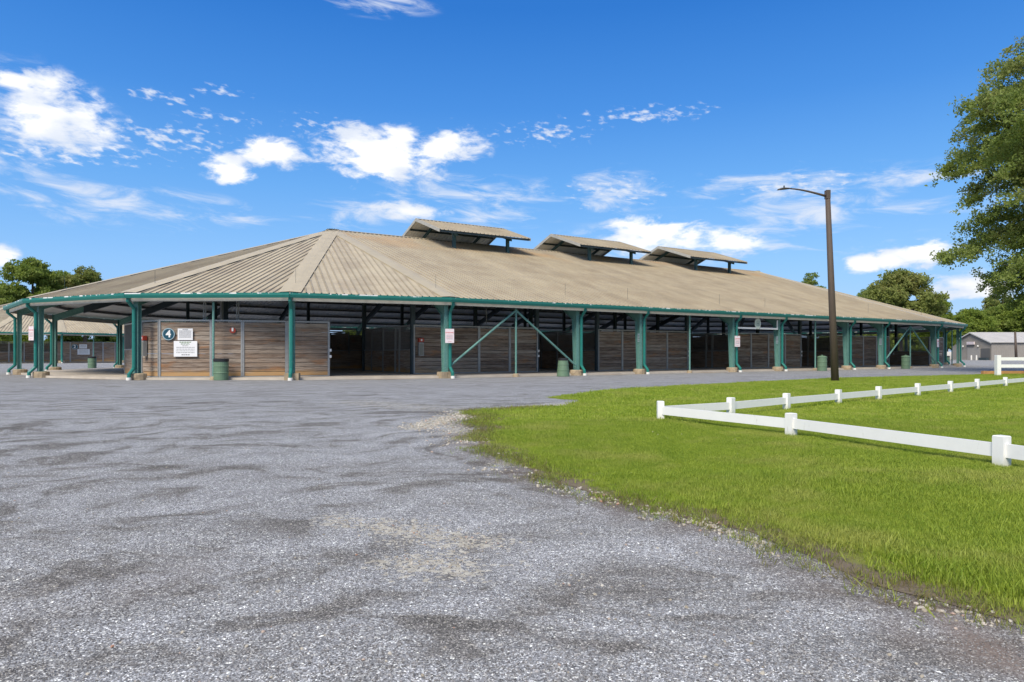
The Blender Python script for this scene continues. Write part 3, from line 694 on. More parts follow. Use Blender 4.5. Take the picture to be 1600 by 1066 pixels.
def stall_panel(barn, A, B, kind='solid', pieces=True, z0=ZF, top=WT, name='stall_wall', frame=M_galv, out=None, hinge=False):
    """framed stall front between world xy points A->B (seen side to the right of A->B, i.e. towards -normal)"""
    A = Vector((A[0], A[1], 0)); B = Vector((B[0], B[1], 0)); e = (B-A); L = e.length; e.normalize(); Y = Vector((-e.y, e.x, 0)); rz = math.atan2(e.y, e.x)
    w = empty_part(barn, name, (A.x, A.y, 0))
    mb = MB(); Z = Vector((0, 0, 1)); fw = .07
    mb.box(A+Z*z0-Y*.03, e*fw, Y*.09, Z*(top-z0)); mb.box(B-e*fw+Z*z0-Y*.03, e*fw, Y*.09, Z*(top-z0))
    mb.box(A+e*fw+Z*(top-fw)-Y*.028, e*(L-2*fw), Y*.086, Z*fw); mb.box(A+e*fw+Z*z0-Y*.028, e*(L-2*fw), Y*.086, Z*.04)
    if kind != 'solid':
        zm = 1.28; mb.box(A+e*fw+Z*zm-Y*.026, e*(L-2*fw), Y*.084, Z*.05)
    mb.build('frame', frame, w)
    zt = top-fw-.03 if kind == 'solid' else 1.28
    zz = z0+.05; rows = max(1, int(round((zt-zz)/.2))); ph = (zt-zz)/rows
    if pieces and kind == 'solid':
        me_ = [plank_mesh(L-2*fw-.01, ph-.018, .036, k) for k in range(3)]
        for i in range(rows):
            o = bpy.data.objects.new('plank', me_[i % 3]); COL.objects.link(o); o.parent = w
            p = A+e*(fw+.005)+Y*random.uniform(-.006, .006)+Z*(zz+i*ph); o.location = p-world_loc(w); o.rotation_euler = (0, random.uniform(-.0012, .0012), rz)
    else:
        mb = MB()
        for i in range(rows): mb.box(A+e*(fw+.003)+Z*(zz+i*ph)+Y*random.uniform(-.005, .005), e*(L-2*fw-.006), Y*.036, Z*(ph-.010))
        q = mb.build('plank_infill', M_wood, w); q['kind'] = 'stuff'
    if kind != 'solid':
        mb = MB(); n = max(2, int((L-2*fw)/.085))
        for i in range(1, n):
            x = fw+(L-2*fw)*i/n; mb.box(A+e*(x-.008)+Z*1.33+Y*.0, e*.016, Y*.016, Z*(top-fw-1.33))
        mb.build('grille', M_grey, w)
    if hinge:
        mb = MB(); mb.box(B+e*.002+Z*1.20-Y*.05, e*.09, Y*.04, Z*.12); mb.box(B+e*.002+Z*.92-Y*.05, e*.09, Y*.04, Z*.12); mb.build('hinge', M_white, w)
    return w

def roof_and_frame(bn, barn, facets0, facets1, back=True, caps=True, purlins=True, uprods=True):
    roof = empty_part(barn, 'roof', bn.P(0, 0, RIDGE)); R0 = bn.P(0, 0, RIDGE); R1 = bn.P(bn.L, 0, RIDGE)
    eave = []   # list of (p0,p1,topl,topr)
    a0 = bn.V(0, RE); eave.append((bn.P(*a0, EAVE), bn.P(bn.L, -RE, EAVE), R0, R1, 'long'))
    if back: eave.append((bn.P(bn.L, RE, EAVE), bn.P(0, RE, EAVE), R1, R0, 'back'))
    for k in facets0: eave.append((bn.P(*bn.V(k+1, RE), EAVE), bn.P(*bn.V(k, RE), EAVE), R0, R0, 'end'))
    for k in facets1: eave.append((bn.P(*bn.V(k, RE, 1), EAVE), bn.P(*bn.V(k+1, RE, 1), EAVE), R1, R1, 'end'))
    pur = MB()
    for i, (p0, p1, tl, tr, kd) in enumerate(eave):
        e, Wv, Nn, Lw, topf = facet(roof, p0, p1, tl, tr, uoff=i*36.56)
        # gutter, eave strut
        Y = Vector((e.y, -e.x, 0)); g = MB(); prof = [(0, 0), (.11, .0), (.145, .10), (.145, .20), (.125, .20), (.125, .11), (.1, .025), (0.005, .02)]
        gz0 = EAVE-.205; ext = .02; b = len(g.v)
        A = p0-e*ext+Y*.005; B = p1+e*ext+Y*.005
        for (yy, zz) in prof: g.v.append(tuple(A+Y*yy+Vector((0, 0, gz0-EAVE+zz)))); g.v.append(tuple(B+Y*yy+Vector((0, 0, gz0-EAVE+zz))))
        m_ = len(prof)
        for j in range(m_):
            j2 = (j+1) % m_; g.face((b+2*j, b+2*j+1, b+2*j2+1, b+2*j2), 0, [(i*31., prof[j][1]/.2), (i*31.+Lw, prof[j][1]/.2), (i*31.+Lw, prof[j2][1]/.2), (i*31., prof[j2][1]/.2)])
        g.face([b+2*j for j in range(m_)], 0, [(0, 0)]*m_); g.face([b+2*j+1 for j in range(m_)][::-1], 0, [(0, 0)]*m_)
        g.build('gutter', M_gut, barn)
        st = MB(); st.box(p0-Y*.16+Vector((0, 0, -.33)), p1-p0, Y*.05, Vector((0, 0, .27))); st.build('eave_strut', M_eave, barn)
        if purlins:
            w_ = 1.2
            while True:
                # extent of facet at slope distance w_
                wl = (tl-p0).dot(Wv); ttl = (tl-p0).dot(e); ttr = (tr-p0).dot(e)
                if w_ >= wl-.3: break
                x0 = ttl*w_/wl; x1 = Lw-(Lw-ttr)*w_/wl
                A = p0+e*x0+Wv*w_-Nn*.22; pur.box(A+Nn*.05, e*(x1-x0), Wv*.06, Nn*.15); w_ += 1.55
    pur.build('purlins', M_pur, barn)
    if caps:
        m = MB()
        rp = [R0+Vector((0, 0, .0)), R1]
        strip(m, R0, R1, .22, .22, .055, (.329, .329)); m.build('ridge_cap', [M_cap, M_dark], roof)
        for end, ks, A in ((0, facets0, R0), (1, facets1, R1)):
            vs_ = sorted(set([0]+[k+1 for k in ks]))
            for k in vs_:
                vtx = bn.P(*bn.V(k, RE, end), EAVE); m = MB(); wd = .44
                d_ = (A-vtx); out = d_.normalized()
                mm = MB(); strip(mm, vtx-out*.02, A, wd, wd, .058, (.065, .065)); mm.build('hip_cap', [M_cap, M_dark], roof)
    return roof
def rafter(bn, barn, s0, n0, s1, n1, d0=.42, d1=.42, m=None):
    a = bn.P(s0, n0); b = bn.P(s1, n1); a.z = bn.zroof(s0, n0)-.24; b.z = bn.zroof(s1, n1)-.24
    h = Vector((b.x-a.x, b.y-a.y, 0)); T = Vector((-h.y, h.x, 0)).normalized(); Z = Vector((0, 0, 1)); mb = MB()
    mb.prism([a, b, b-Z*d1, a-Z*d0], T*.014)
    for off in (0, 1):
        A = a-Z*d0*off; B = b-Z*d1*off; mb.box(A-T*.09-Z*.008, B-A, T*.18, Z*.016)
    return mb.build('rafter', m or M_dark, barn)

# ---- barn four, the main one
PHI = .555; B4 = Barn((-11.905, 44.692), PHI, [W_, N_, W_, N_, W_, N_, W_])
barn = empty('horse_barn', tuple(B4.P(0, 0, 0)), 'long open horse barn with tan ribbed metal roof, teal posts and weathered plank stalls', 'barn')
roof_and_frame(B4, barn, range(0, NF), range(0, NF))
L4 = B4.L; frames = [0]
for b_ in B4.bays: frames.append(frames[-1]+b_)
# concrete floor
rs = RC-.12
pts = [B4.P(*B4.V(k, rs), 0) for k in range(NF, -1, -1)]+[B4.P(*B4.V(k, rs, 1), 0) for k in range(0, NF+1)]
mb = MB(); b = len(mb.v); n = len(pts)
for p in pts: mb.v.append((p.x, p.y, ZF-.004))
for p in pts: mb.v.append((p.x, p.y, -.2))
mb.face(range(n)); [mb.face((i, n+i, n+(i+1) % n, (i+1) % n)) for i in range(n)]
mb.build('concrete_floor', M_slab, barn)
# ground attribute: distance to the floor edge
SE = np.array([[p.x, p.y] for p in pts+[pts[0]]]); bd = np.full(len(P2), 9.); mk = (P2[:, 1] > 20) & (P2[:, 1] < 75) & (np.abs(P2[:, 0]) < 60); bd[mk] = edge_dist(P2[mk], SE)
a = ground.data.attributes.new('barnd', 'FLOAT', 'POINT'); a.data.foreach_set('value', bd.astype(np.float32))
for k in range(NF+1):
    for end in (0, 1):
        s_, n_ = B4.V(k, RC, end); cs = 0 if end == 0 else L4
        d_ = B4.P(cs, 0)-B4.P(s_, n_); d_ = Vector((d_.x, d_.y)).normalized()
        vis = (end == 0) or k <= 5
        frame_column(B4, s_, n_, d_, barn, spout=vis, tang=(.15 if k == 0 else .0) if end == 0 else .15, square=(k in (0, 1) and end == 0), corner=(k > 0))
        # hip rafter
        f_ = 1-1.75/RC; rafter(B4, barn, cs+(s_-cs)*f_, n_*f_, cs, 0, .42, .5)
for i, f_ in enumerate(frames[1:-1]):
    for sg in (-1, 1):
        frame_column(B4, f_, sg*RC, -B4.n*sg, barn, spout=(sg < 0), tang=.15)
for f_ in frames:
    for sg in (-1, 1): rafter(B4, barn, f_, sg*(RC-1.75), f_, 0)
# inner posts
for f_ in frames+[-8.1, L4+8.1]:
    for nn in (-6.1, 6.1, -13.2 if 0 <= f_ <= L4 else -9.5):
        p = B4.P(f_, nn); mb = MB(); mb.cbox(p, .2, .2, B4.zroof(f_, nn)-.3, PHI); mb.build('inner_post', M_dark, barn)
# pipe posts mid-bay and wind braces
def pipe_post(s_, n_, braces=None, inward=None):
    p = B4.P(s_, n_); mb = MB(); mb.tube([p+Vector((0, 0, .06)), p+Vector((0, 0, EAVE-.33))], .048, 10); o = mb.build('pipe_post', M_teal, barn)
    mb = MB(); mb.lathe(p, [(.15, 0), (.14, .12), (.10, .15)], 10, jit=.06); mb.build('footing', M_conc, o)
    for q in braces or []:
        mb = MB(); mb.tube([p+Vector((0, 0, EAVE-.42)), q], .052, 8); mb.build('wind_brace', M_teal, barn)
st = 0
for i, wb in enumerate(B4.bays):
    if i % 2 == 0:
        mid = st+wb/2; br = None
        if i in (0, 6): br = [B4.P(st+.15, -RC, .52), B4.P(st+wb-.15, -RC, .52)]
        pipe_post(mid, -RC, br)
    st += wb
v1 = B4.V(1, RC); v2 = B4.V(2, RC); pipe_post((v1[0]+v2[0])/2, (v1[1]+v2[1])/2)
v1 = B4.V(1, RC, 1); v2 = B4.V(2, RC, 1); pipe_post((v1[0]+v2[0])/2, (v1[1]+v2[1])/2)

# ---- stall blocks
FR = -13.3; BK = -6.1
def xy(s_, n_): q = B4.P(s_, n_); return (q.x, q.y)
def seg(a, b, fr): return [(a[0]+(b[0]-a[0])*t, a[1]+(b[1]-a[1])*t) for t in fr]
starts = [0, W_+N_, 2*(W_+N_), 3*(W_+N_)]
for bi, s0 in enumerate(starts):
    A, B = xy(s0, FR), xy(s0+W_, FR)
    fr = [0, .5, .755, 1] if bi == 0 else [0, .25, .5, .75, 1]
    q = seg(A, B, fr)
    for j in range(len(q)-1): stall_panel(barn, q[j], q[j+1], 'solid', True, hinge=(j == len(q)-2))
    # aisle side facing the camera (left side of block), grille fronts
    A, B = xy(s0, BK), xy(s0, FR+.1); q = seg(A, B, [0, .18, .43, .68, .76, 1])
    for j in range(5): stall_panel(barn, q[j], q[j+1], 'grille', False, name='stall_front', frame=M_grey if j < 2 else M_galv)
    A, B = xy(s0+W_, FR+.1), xy(s0+W_, BK); q = seg(A, B, [0, .5, 1])
    for j in range(2): stall_panel(barn, q[j], q[j+1], 'grille', False, name='stall_front')
    stall_panel(barn, xy(s0+W_/2, FR+.1), xy(s0+W_/2, BK), 'solid', False, name='stall_partition', frame=M_grey)
    q = seg(xy(s0+W_, BK), xy(s0, BK), [0, .5, 1])
    for j in range(2): stall_panel(barn, q[j], q[j+1], 'solid', False, name='stall_partition', frame=M_grey)
# centre rows and the far row
for nn in (-2., 2., 6.1, 13.3):
    q = seg(xy(-6.5, nn), xy(L4+(6.5 if nn < 3 else 4), nn), np.linspace(0, 1, 15))
    for j in range(14):
        if nn > 5 and j % 3 == 1: continue
        stall_panel(barn, q[j], q[j+1], 'solid' if nn != -2. else 'grille', False, name='stall_partition', frame=M_grey)
for s_ in list(np.linspace(-6.5, L4+6.5, 9)):
    stall_panel(barn, xy(s_, -2), xy(s_, 2), 'solid', False, name='stall_partition', frame=M_grey)
# end block by the near corner, angled fronts
def pz(x, Z): return ((x-800)/F*Z, Z)
EA2, EA, EB, EM, EC, EN, ED, ED2 = xy(-12.2, BK), pz(222, 29.5), pz(248.5, 28.45), pz(330.5, 28.6), pz(379, 28.85), pz(448, 29.5), pz(514.5, 30.2), xy(-4.7, BK)
wA = stall_panel(barn, EA, EB, 'solid', True)
wB = stall_panel(barn, EB, EM, 'solid', True); wB2 = stall_panel(barn, EM, EC, 'solid', True)
stall_panel(barn, EC, EN, 'solid', True); stall_panel(barn, EN, ED, 'solid', True, hinge=True)
q = seg(EA2, EA, [0, .5, 1]); stall_panel(barn, q[0], q[1], 'grille', False, name='stall_front'); stall_panel(barn, q[1], q[2], 'grille', False, name='stall_front')
q = seg(ED, ED2, [0, .5, 1]); stall_panel(barn, q[0], q[1], 'grille', False, name='stall_front'); stall_panel(barn, q[1], q[2], 'grille', False, name='stall_front')
q = seg(ED2, EA2, [0, .5, 1]); [stall_panel(barn, q[j], q[j+1], 'solid', False, name='stall_partition', frame=M_grey) for j in (0, 1)]
# mirrored end block at the far end
def mir(p):
    dv = Vector(p)-B4.c; s_, n_ = dv.dot(B4.u), dv.dot(B4.n); return xy(L4-s_, n_)
Q = [mir(ED), mir(EN), mir(EC), mir(EB), mir(EA)]
for j in range(4): stall_panel(barn, Q[j], Q[j+1], 'solid', True)
stall_panel(barn, mir(ED2), mir(ED), 'grille', False, name='stall_front'); stall_panel(barn, mir(EA), mir(EA2), 'grille', False, name='stall_front'); stall_panel(barn, mir(EA2), mir(ED2), 'solid', False, name='stall_partition')
# light fittings under the roof
for (s_, n_) in [(-6.4, -14.6), (-2, -14.2), (3.5, -14.9), (9.5, -14.9), (15.5, -14.9), (21.3, -14.9), (27, -14.9), (33, -14.9), (39, -14.9), (-2.3, -10), (9.6, -10), (21.3, -10), (33, -10), (-9.5, -12)]:
    p = B4.P(s_, n_, B4.zroof(s_, n_)-.62); mb = MB(); mb.cbox(p, 1.3, .10, .07, PHI); mb.build('light_fitting', M_galv, barn)
# sprinkler pipes run along the roof
for n_ in (-14.9, -11.3, -8.):
    mb = MB(); mb.tube([B4.P(-4, n_, B4.zroof(0, n_)-.42), B4.P(L4+3, n_, B4.zroof(0, n_)-.42)], .035, 6); mb.build('sprinkler_pipe', M_dark, barn)
# conduits dropping from the roof to the wall tops
for (x, Z_) in ((318.5, 29.), (321.5, 29.2), (370, 29.2), (373, 29.4), (347, 33.5), (1010, 41.), (760, 37.)):
    q = Vector(((x-800)/F*Z_, Z_)); dv = q-B4.c; zt = B4.zroof(dv.dot(B4.u), dv.dot(B4.n))-.1; mb = MB(); mb.tube([(q.x, q.y, WT-.1), (q.x, q.y, zt)], .025 if Z_ != 33.5 else .1, 6); mb.build('conduit', M_galv, barn)
# lightning rods above the columns
rods = [B4.V(k, RE-1.55) for k in (0, 1, 2, 3)]+[(f_, -(RE-1.55)) for f_ in frames[1:]]
for s_, n_ in rods:
    p = B4.P(s_, n_, B4.zroof(s_, n_)+.03); mb = MB(); mb.tube([p, p+Vector((0, 0, .62))], .007, 5); mb.build('lightning_rod', M_dark, barn)
# ridge vents
def vent(sc_):
    v = empty_part(barn, 'roof_vent', B4.P(sc_, 0, RIDGE)); hl = 3.6; a = 3.84; zr, ze = 10.70, 9.37; sl = (zr-ze)/a
    for sg in (-1, 1):
        if sg < 0: p0, p1, tl, tr = B4.P(sc_-hl, -a, ze), B4.P(sc_+hl, -a, ze), B4.P(sc_-hl, 0, zr), B4.P(sc_+hl, 0, zr)
        else: p0, p1, tl, tr = B4.P(sc_+hl, a, ze), B4.P(sc_-hl, a, ze), B4.P(sc_+hl, 0, zr), B4.P(sc_-hl, 0, zr)
        facet(v, p0, p1, tl, tr, uoff=182.8)
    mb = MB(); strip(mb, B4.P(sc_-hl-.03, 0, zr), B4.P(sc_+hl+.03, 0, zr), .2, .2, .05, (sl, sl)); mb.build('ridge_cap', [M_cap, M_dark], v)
    mb = MB()
    for e_ in (-hl, hl):      # rake trim
        for sg in (-1, 1):
            A = B4.P(sc_+e_, sg*a, ze-.17); B = B4.P(sc_+e_, 0, zr-.17); uu = Vector((B4.u.x, B4.u.y, 0))*(.04 if e_ > 0 else -.04)
            mb.box(A, B-A, uu, Vector((0, 0, .22)))
    mb.build('rake_trim', M_eave, v)
    mb = MB()
    for n_ in (-a+.05, -a*.67, -a*.34, a*.34, a*.67, a-.05):
        z_ = zr-sl*abs(n_)-.16; mb.box(B4.P(sc_-hl+.1, n_, z_), B4.P(sc_+hl-.1, n_, z_)-B4.P(sc_-hl+.1, n_, z_), Vector((B4.n.x, B4.n.y, 0))*.06, Vector((0, 0, .13)))
    mb.build('purlins', M_dark, v)
    for e_ in (-W_*.29, W_*.29):
        fs = sc_+(-2.145 if e_ < 0 else 2.145); mb = MB()
        for sg in (-1, 1):
            A = B4.P(fs, sg*a*.93, zr-sl*a*.93-.36); B = B4.P(fs, 0, zr-.36); T = Vector((B4.u.x, B4.u.y, 0))*.12; mb.box(A-T/2, B-A, T, Vector((0, 0, .20)))
            zb = B4.zroof(fs, a*.80)-.1
            mb.cbox(B4.P(fs, sg*a*.80, zb), .2, .2, zr-sl*a*.8-.2-zb, PHI)
        mb.build('vent_frame', M_dkteal, v)
for i in range(3): vent(W_+N_/2+i*(W_+N_))

# oval sign board in the third short bay
s0 = 2*W_+N_
ob = empty('entrance_sign', tuple(B4.P(s0+N_/2, -RC-.02, 2.75)), 'pale oval sign on a white bar hung under the eave between two teal posts', 'sign')
A = B4.P(s0+.22, -RC-.02, 0); B = B4.P(s0+N_-.2, -RC-.02, 0); e = (B-A).normalized(); Y = Vector((e.y, -e.x, 0)); Z = Vector((0, 0, 1))
mb = MB(); mb.box(A+Z*2.62-Y*.02, B-A, Y*.05, Z*.10); mb.box(B-e*.09+Z*2.72-Y*.018, e*.09, Y*.045, Z*.5); mb.build('white_bar', M_white, ob)
C0 = A+(B-A)*.49+Y*.04+Z*2.96
mb = MB(); pr = [C0+e*.27*math.cos(t)+Z*.34*math.sin(t) for t in np.linspace(0, 2*math.pi, 33)[:-1]]; mb.prism(pr, Y*.05); mb.build('oval_board', M_pale, ob)
mb = MB()
for x0, w, z0, h in ((-.13, .045, -.16, .32), (.07, .045, -.16, .32), (-.085, .155, -.03, .05), (-.02, .04, -.2, .13)): mb.box(C0+Y*.027+e*x0+Z*z0, e*w, Y*.012, Z*h)
mb.build('emblem', M_palei, ob)

# ---- flat signs
def sign_board(name, label, A, B, x0, x1, z0, z1, body, rows, head=None, group=None, off=.075, cat='sign', t=.012, headcol=None):
    A = Vector((A[0], A[1], 0)); B = Vector((B[0], B[1], 0)); e = (B-A).normalized(); Y = Vector((e.y, -e.x, 0)); Z = Vector((0, 0, 1))
    O = A+e*x0+Y*off+Z*z0; w = x1-x0; h = z1-z0
    o = empty(name, tuple(O), label, cat, group); mb = MB(); mb.box(O, e*w, Y*t, Z*h); mb.build('board', body, o)
    mb = MB(); r = random.Random(int(x0*97+z0*31))
    for (zz, a, b, th, mi) in rows:
        x = a
        while x < b:
            l = r.uniform(.03, .09)*w*1.4; l = min(l, b*w/w-x+.001) if False else l
            xe = min(x+l/w, b); mb.box(O+Y*(t+.001)+e*x*w+Z*(zz*h), e*(xe-x)*w, Y*.001, Z*th*h, mi); x = xe+.018
    if rows: mb.build('print', [M_ink, M_inkg, M_inkr], o)
    if head:
        for (txt, cx, cz, sz, m) in head: text(txt, O+Y*(t+.003)+e*cx*w+Z*cz*h, e, sz, m, o, .012*sz)
    return o
def text(txt, pos, e, size, m, parent, off=0., name='lettering'):
    cu = bpy.data.curves.new(name, 'FONT'); cu.body = txt; cu.size = size; cu.align_x = 'CENTER'; cu.align_y = 'CENTER'; cu.offset = off; cu.extrude = .002
    cu.materials.append(m); o = bpy.data.objects.new(name, cu); COL.objects.link(o); o.parent = parent
    o.location = Vector(pos)-world_loc(parent); o.rotation_euler = (R_(90), 0, math.atan2(e.y, e.x))
    bpy.context.view_layer.update(); me = bpy.data.meshes.new_from_object(o.evaluated_get(bpy.context.evaluated_depsgraph_get())); q = bpy.data.objects.new(name, me)
    COL.objects.link(q); q.parent = parent; q.location = o.location; q.rotation_euler = o.rotation_euler; bpy.data.objects.remove(o); q.name = name; return q
def disc_sign(name, label, A, B, x, z, r, txt, off=.075, group=None):
    A = Vector((A[0], A[1], 0)); B = Vector((B[0], B[1], 0)); e = (B-A).normalized(); Y = Vector((e.y, -e.x, 0)); Z = Vector((0, 0, 1)); C = A+e*x+Z*z+Y*off
    o = empty(name, tuple(C), label, 'sign', group); t_ = np.linspace(0, 2*math.pi, 41)[:-1]
    mb = MB(); mb.prism([C+e*r*math.cos(t)+Z*r*math.sin(t) for t in t_], Y*.012); mb.build('ring', M_ring, o)
    mb = MB(); mb.prism([C+Y*.008+e*r*.87*math.cos(t)+Z*r*.87*math.sin(t) for t in t_], Y*.010); mb.build('disc', M_navy, o)
    text(txt, C+Y*.016, e, r*1.62, M_white, o, .045*r); return o
disc_sign('number_sign', 'round dark blue sign with a white number 4 on the plank wall', EB, EM, .42, 1.93, .255, '4')
rows1 = [(.78-i*.075, .10, .90, .03, 0) for i in range(9)]
sign_board('notice_sign', 'smaller white notice with rows of fine print, beside the round number 4', EB, EM, .80, 1.42, 1.68, 2.17, M_sign, rows1, [('NOTICE', .5, .90, .062, M_ink)])
rows2 = [(.90, .24, .74, .055, 1), (.84, .30, .68, .03, 1), (.77, .30, .68, .03, 1), (.68, .37, .62, .03, 0)]+[(.58-i*.115, .11, .89, .03, 0) for i in range(4)]+[(.09, .33, .68, .05, 0)]
sign_board('notice_sign', 'larger white notice with green heading, hung under the smaller one', EB, EM, .64, 1.60, .98, 1.64, M_sign, rows2)
# warning signs on the downspouts
def col_sign(x, y0, y1, w, Z_, label, e=(1., .12)):
    zt = CAMH+(HOR-y0)*Z_/F; zb = CAMH+(HOR-y1)*Z_/F; X = (x-800)/F*Z_; e = Vector(e).normalized()
    A = (X-e.x*w/2, Z_-e.y*w/2); B = (X+e.x*w/2, Z_+e.y*w/2)
    rows = [(.93, .45, .55, .02, 0)]+[(.56-i*.06, .15, .85, .016, 0 if i % 3 else 2) for i in range(6)]+[(.10, .3, .7, .02, 2)]
    sign_board('warning_sign', label, A, B, 0, w, zb, zt, M_signp, rows, [('WARNING', .5, .73, w*.2, M_inkr)], 'warning signs on the teal posts', off=.0, t=.014)
def clmn(s_, n_): q = B4.P(s_, n_); return q
q = clmn(0, -RC-.22); col_sign(702.5, 514, 536, .40, q.y-.05, 'white warning sign on the teal post left of the first wind brace', (1, .25))
q = clmn(frames[3], -RC-.22); col_sign(1152, 525, 542, .40, q.y-.1, 'white warning sign on the post left of the oval entrance sign', (1, .45))
q = clmn(L4, -RC-.22); col_sign(1465.5, 530, 542.5, .42, q.y-.1, 'small pale warning sign on the far end post right of the wind brace', (1, .9))
q = B4.P(*B4.V(3, RC+.24)); col_sign(49, 510, 532, .26, q.y-.05, 'narrow white warning sign on the leftmost thick teal post', (1, -.15))
# small pale notices on the webs of three posts
for i, f_ in ((2, frames[2]), (4, frames[4]), (6, frames[6])):
    A = B4.P(f_, -RC+.24); B = B4.P(f_, -RC+.02); e_ = (B-A).normalized()
    lab = {2: 'pale blue notice on the second post right of the tapered barrel', 4: 'pale blue notice on the teal post at the right of the oval sign', 6: 'pale blue notice on the teal post where the last wind brace starts'}[i]
    sign_board('post_notice', lab, A, B, 0, .2, 1.75, 2.2, M_ring, [(.75-.2*k, .1, .9, .08, 0) for k in range(4)], group='notices on the post webs', off=.02)
    o = bpy.data.objects['post_notice' if i == 2 else 'post_notice.%03d' % (i//2-1)]
# fire points: red box over grey cabinet
def fire_point(A, B, x, label, num='0', z=1.0):
    A = Vector((A[0], A[1], 0)); B = Vector((B[0], B[1], 0)); e = (B-A).normalized(); Y = Vector((e.y, -e.x, 0)); Z = Vector((0, 0, 1)); O = A+e*x+Y*.05
    o = empty('fire_cabinet', tuple(O+Z*z), label, 'fire cabinet', 'fire points on the stall walls')
    mb = MB(); mb.box(O+Z*z-e*.13, e*.26, Y*.16, Z*.66); mb.build('cabinet', M_galv, o)
    mb = MB(); mb.box(O+Z*(z+.04)-e*.10+Y*.162, e*.20, Y*.01, Z*.56); mb.build('door', mat('grey_cabinet_door', (.20, .20, .17), .5, .1, .15, 7.), o)
    mb = MB(); mb.box(O+Z*(z+.68)-e*.135, e*.27, Y*.17, Z*.2); mb.build('red_box', M_red, o)
    mb = MB(); c_ = O+Z*(z+.78)+Y*.172; mb.prism([c_+e*.05*math.cos(t)+Z*.05*math.sin(t) for t in np.linspace(0, 6.283, 13)[:-1]], Y*.008); mb.build('emblem', M_white, o)
fire_point(EA, EB, .50, 'red box over a grey cabinet on the narrow wall left of the number 4')
fire_point(xy(0, FR), xy(W_, FR), .34, 'red box over a grey cabinet at the left edge of the middle stall block')
q = mir(EC); fire_point(mir(ED), mir(EN), .55, 'small fire cabinet on the plank wall behind the far wind brace')
# fire bell
C = Vector((EM[0], EM[1], 0)); e = (Vector(EC)-Vector(EM)).normalized(); e = Vector((e.x, e.y, 0)); Y = Vector((e.y, -e.x, 0)); C = C+e*.86+Vector((0, 0, 2.10))+Y*.05
o = empty('fire_bell', tuple(C), 'round red and white fire bell high on the plank wall above the nearest barrel', 'bell')
mb = MB(); mb.prism([C+e*.12*math.cos(t)+Vector((0, 0, .12))*math.sin(t) for t in np.linspace(0, 6.283, 21)[:-1]], Y*.06); mb.build('gong', M_red, o)
mb = MB(); mb.box(C+Y*.031-e*.035+Vector((0, 0, -.04)), e*.07, Y*.03, Vector((0, 0, .15))); mb.build('strobe', M_white, o)

# ------------------------------------------------------------------ barrels
def barrel(x, Z_, label, kind='open', z0=0., tall=.88, r=.29):
    X = (x-800)/F*Z_; c = Vector((X, Z_, z0)); o = empty('trash_barrel', tuple(c), label, 'trash barrel', 'green metal trash barrels along the barn')
    rt = r*(.8 if kind == 'taper' else 1); rb = r*(1.08 if kind == 'taper' else 1)
    def R(z_): return rb+(rt-rb)*z_/tall
    pf = [(rb-.01, 0), (rb, .015)]
    for zc in (.30, .58): pf += [(R(zc-.03), zc-.03), (R(zc)+.014, zc-.01), (R(zc)+.014, zc+.01), (R(zc+.03), zc+.03)]
    pf += [(R(tall-.02), tall-.02), (R(tall)+.01, tall), (R(tall)-.012, tall+.004), (R(tall)-.02, tall-.10), (.02, tall-.12)]
    mb = MB(); mb.lathe(c, pf, 24); mb.build('drum', M_drum, o, smooth=False)
    if kind in ('open', 'taper', 'dark'):
        mb = MB(); mb.lathe(c, [(R(tall)+.012, tall-.11), (R(tall)+.016, tall-.10), (R(tall)+.017, tall+.012), (R(tall)-.02, tall+.014), (R(tall)-.03, tall-.06)], 24, jit=.012); mb.build('bin_liner', M_black, o)
    else:
        mb = MB(); mb.lathe(c, [(r+.02, tall-.03), (r+.02, tall+.015), (r*.8, tall+.07), (r*.35, tall+.10), (.03, tall+.105)], 24); mb.lathe(c+Vector((0, 0, tall+.1)), [(.05, 0), (.05, .05)], 8); mb.build('lid', M_drum, o)
barrel(345.5, 28.0, 'green drum barrel with black liner in front of the planks near number 4')
barrel(880, 32.6, 'tapered pale green barrel standing at the foot of the wind brace', 'taper')
barrel(1284.5, 43.2, 'green barrel with domed lid behind the light pole', 'lid')
barrel(1415.3, 49.2, 'green barrel with domed lid in the far bay under the wind brace', 'lid')
barrel(1478.5, 66., 'dark topped barrel behind the far end posts', 'dark')
barrel(144, 51.5, 'dark green barrel standing on the open floor at the left end', 'dark')

# ------------------------------------------------------------------ barn two behind on the left
PH2 = R_(60.0); u2 = Vector((math.cos(PH2), math.sin(PH2))); n2 = Vector((-u2.y, u2.x))
v97 = Vector(((97-800)/F*78.5, 78.5)); a_ = math.pi/NF; c2 = v97-RE*(-n2*math.cos(a_)-u2*math.sin(a_))
B2 = Barn((c2.x, c2.y), PH2, [W_, N_, W_, N_])
barn2 = empty('horse_barn', tuple(B2.P(0, 0, 0)), 'second tan roofed horse barn seen behind through the left end of the near one', 'barn')
roof_and_frame(B2, barn2, range(0, NF), range(0, 2), back=False)
for k in range(0, 7):
    s_, n_ = B2.V(k, RC); d_ = B2.P(0, 0)-B2.P(s_, n_); frame_column(B2, s_, n_, Vector((d_.x, d_.y)).normalized(), barn2, spout=True, tang=0, corner=True)
    f_ = 1-1.75/RC; rafter(B2, barn2, s_*f_, n_*f_, 0, 0)
fr2 = [W_, W_+N_]
for f_ in fr2: frame_column(B2, f_, -RC, -B2.n, barn2, spout=True); rafter(B2, barn2, f_, -(RC-1.75), f_, 0)
v1 = B2.V(0, RC); v2 = B2.V(1, RC); p = B2.P((v1[0]+v2[0])/2, (v1[1]+v2[1])/2); mb = MB(); mb.tube([p, p+Vector((0, 0, EAVE-.33))], .05, 8); mb.build('pipe_post', M_teal, barn2)
def bx(x, Z_): return ((x-800)/F*Z_, Z_)
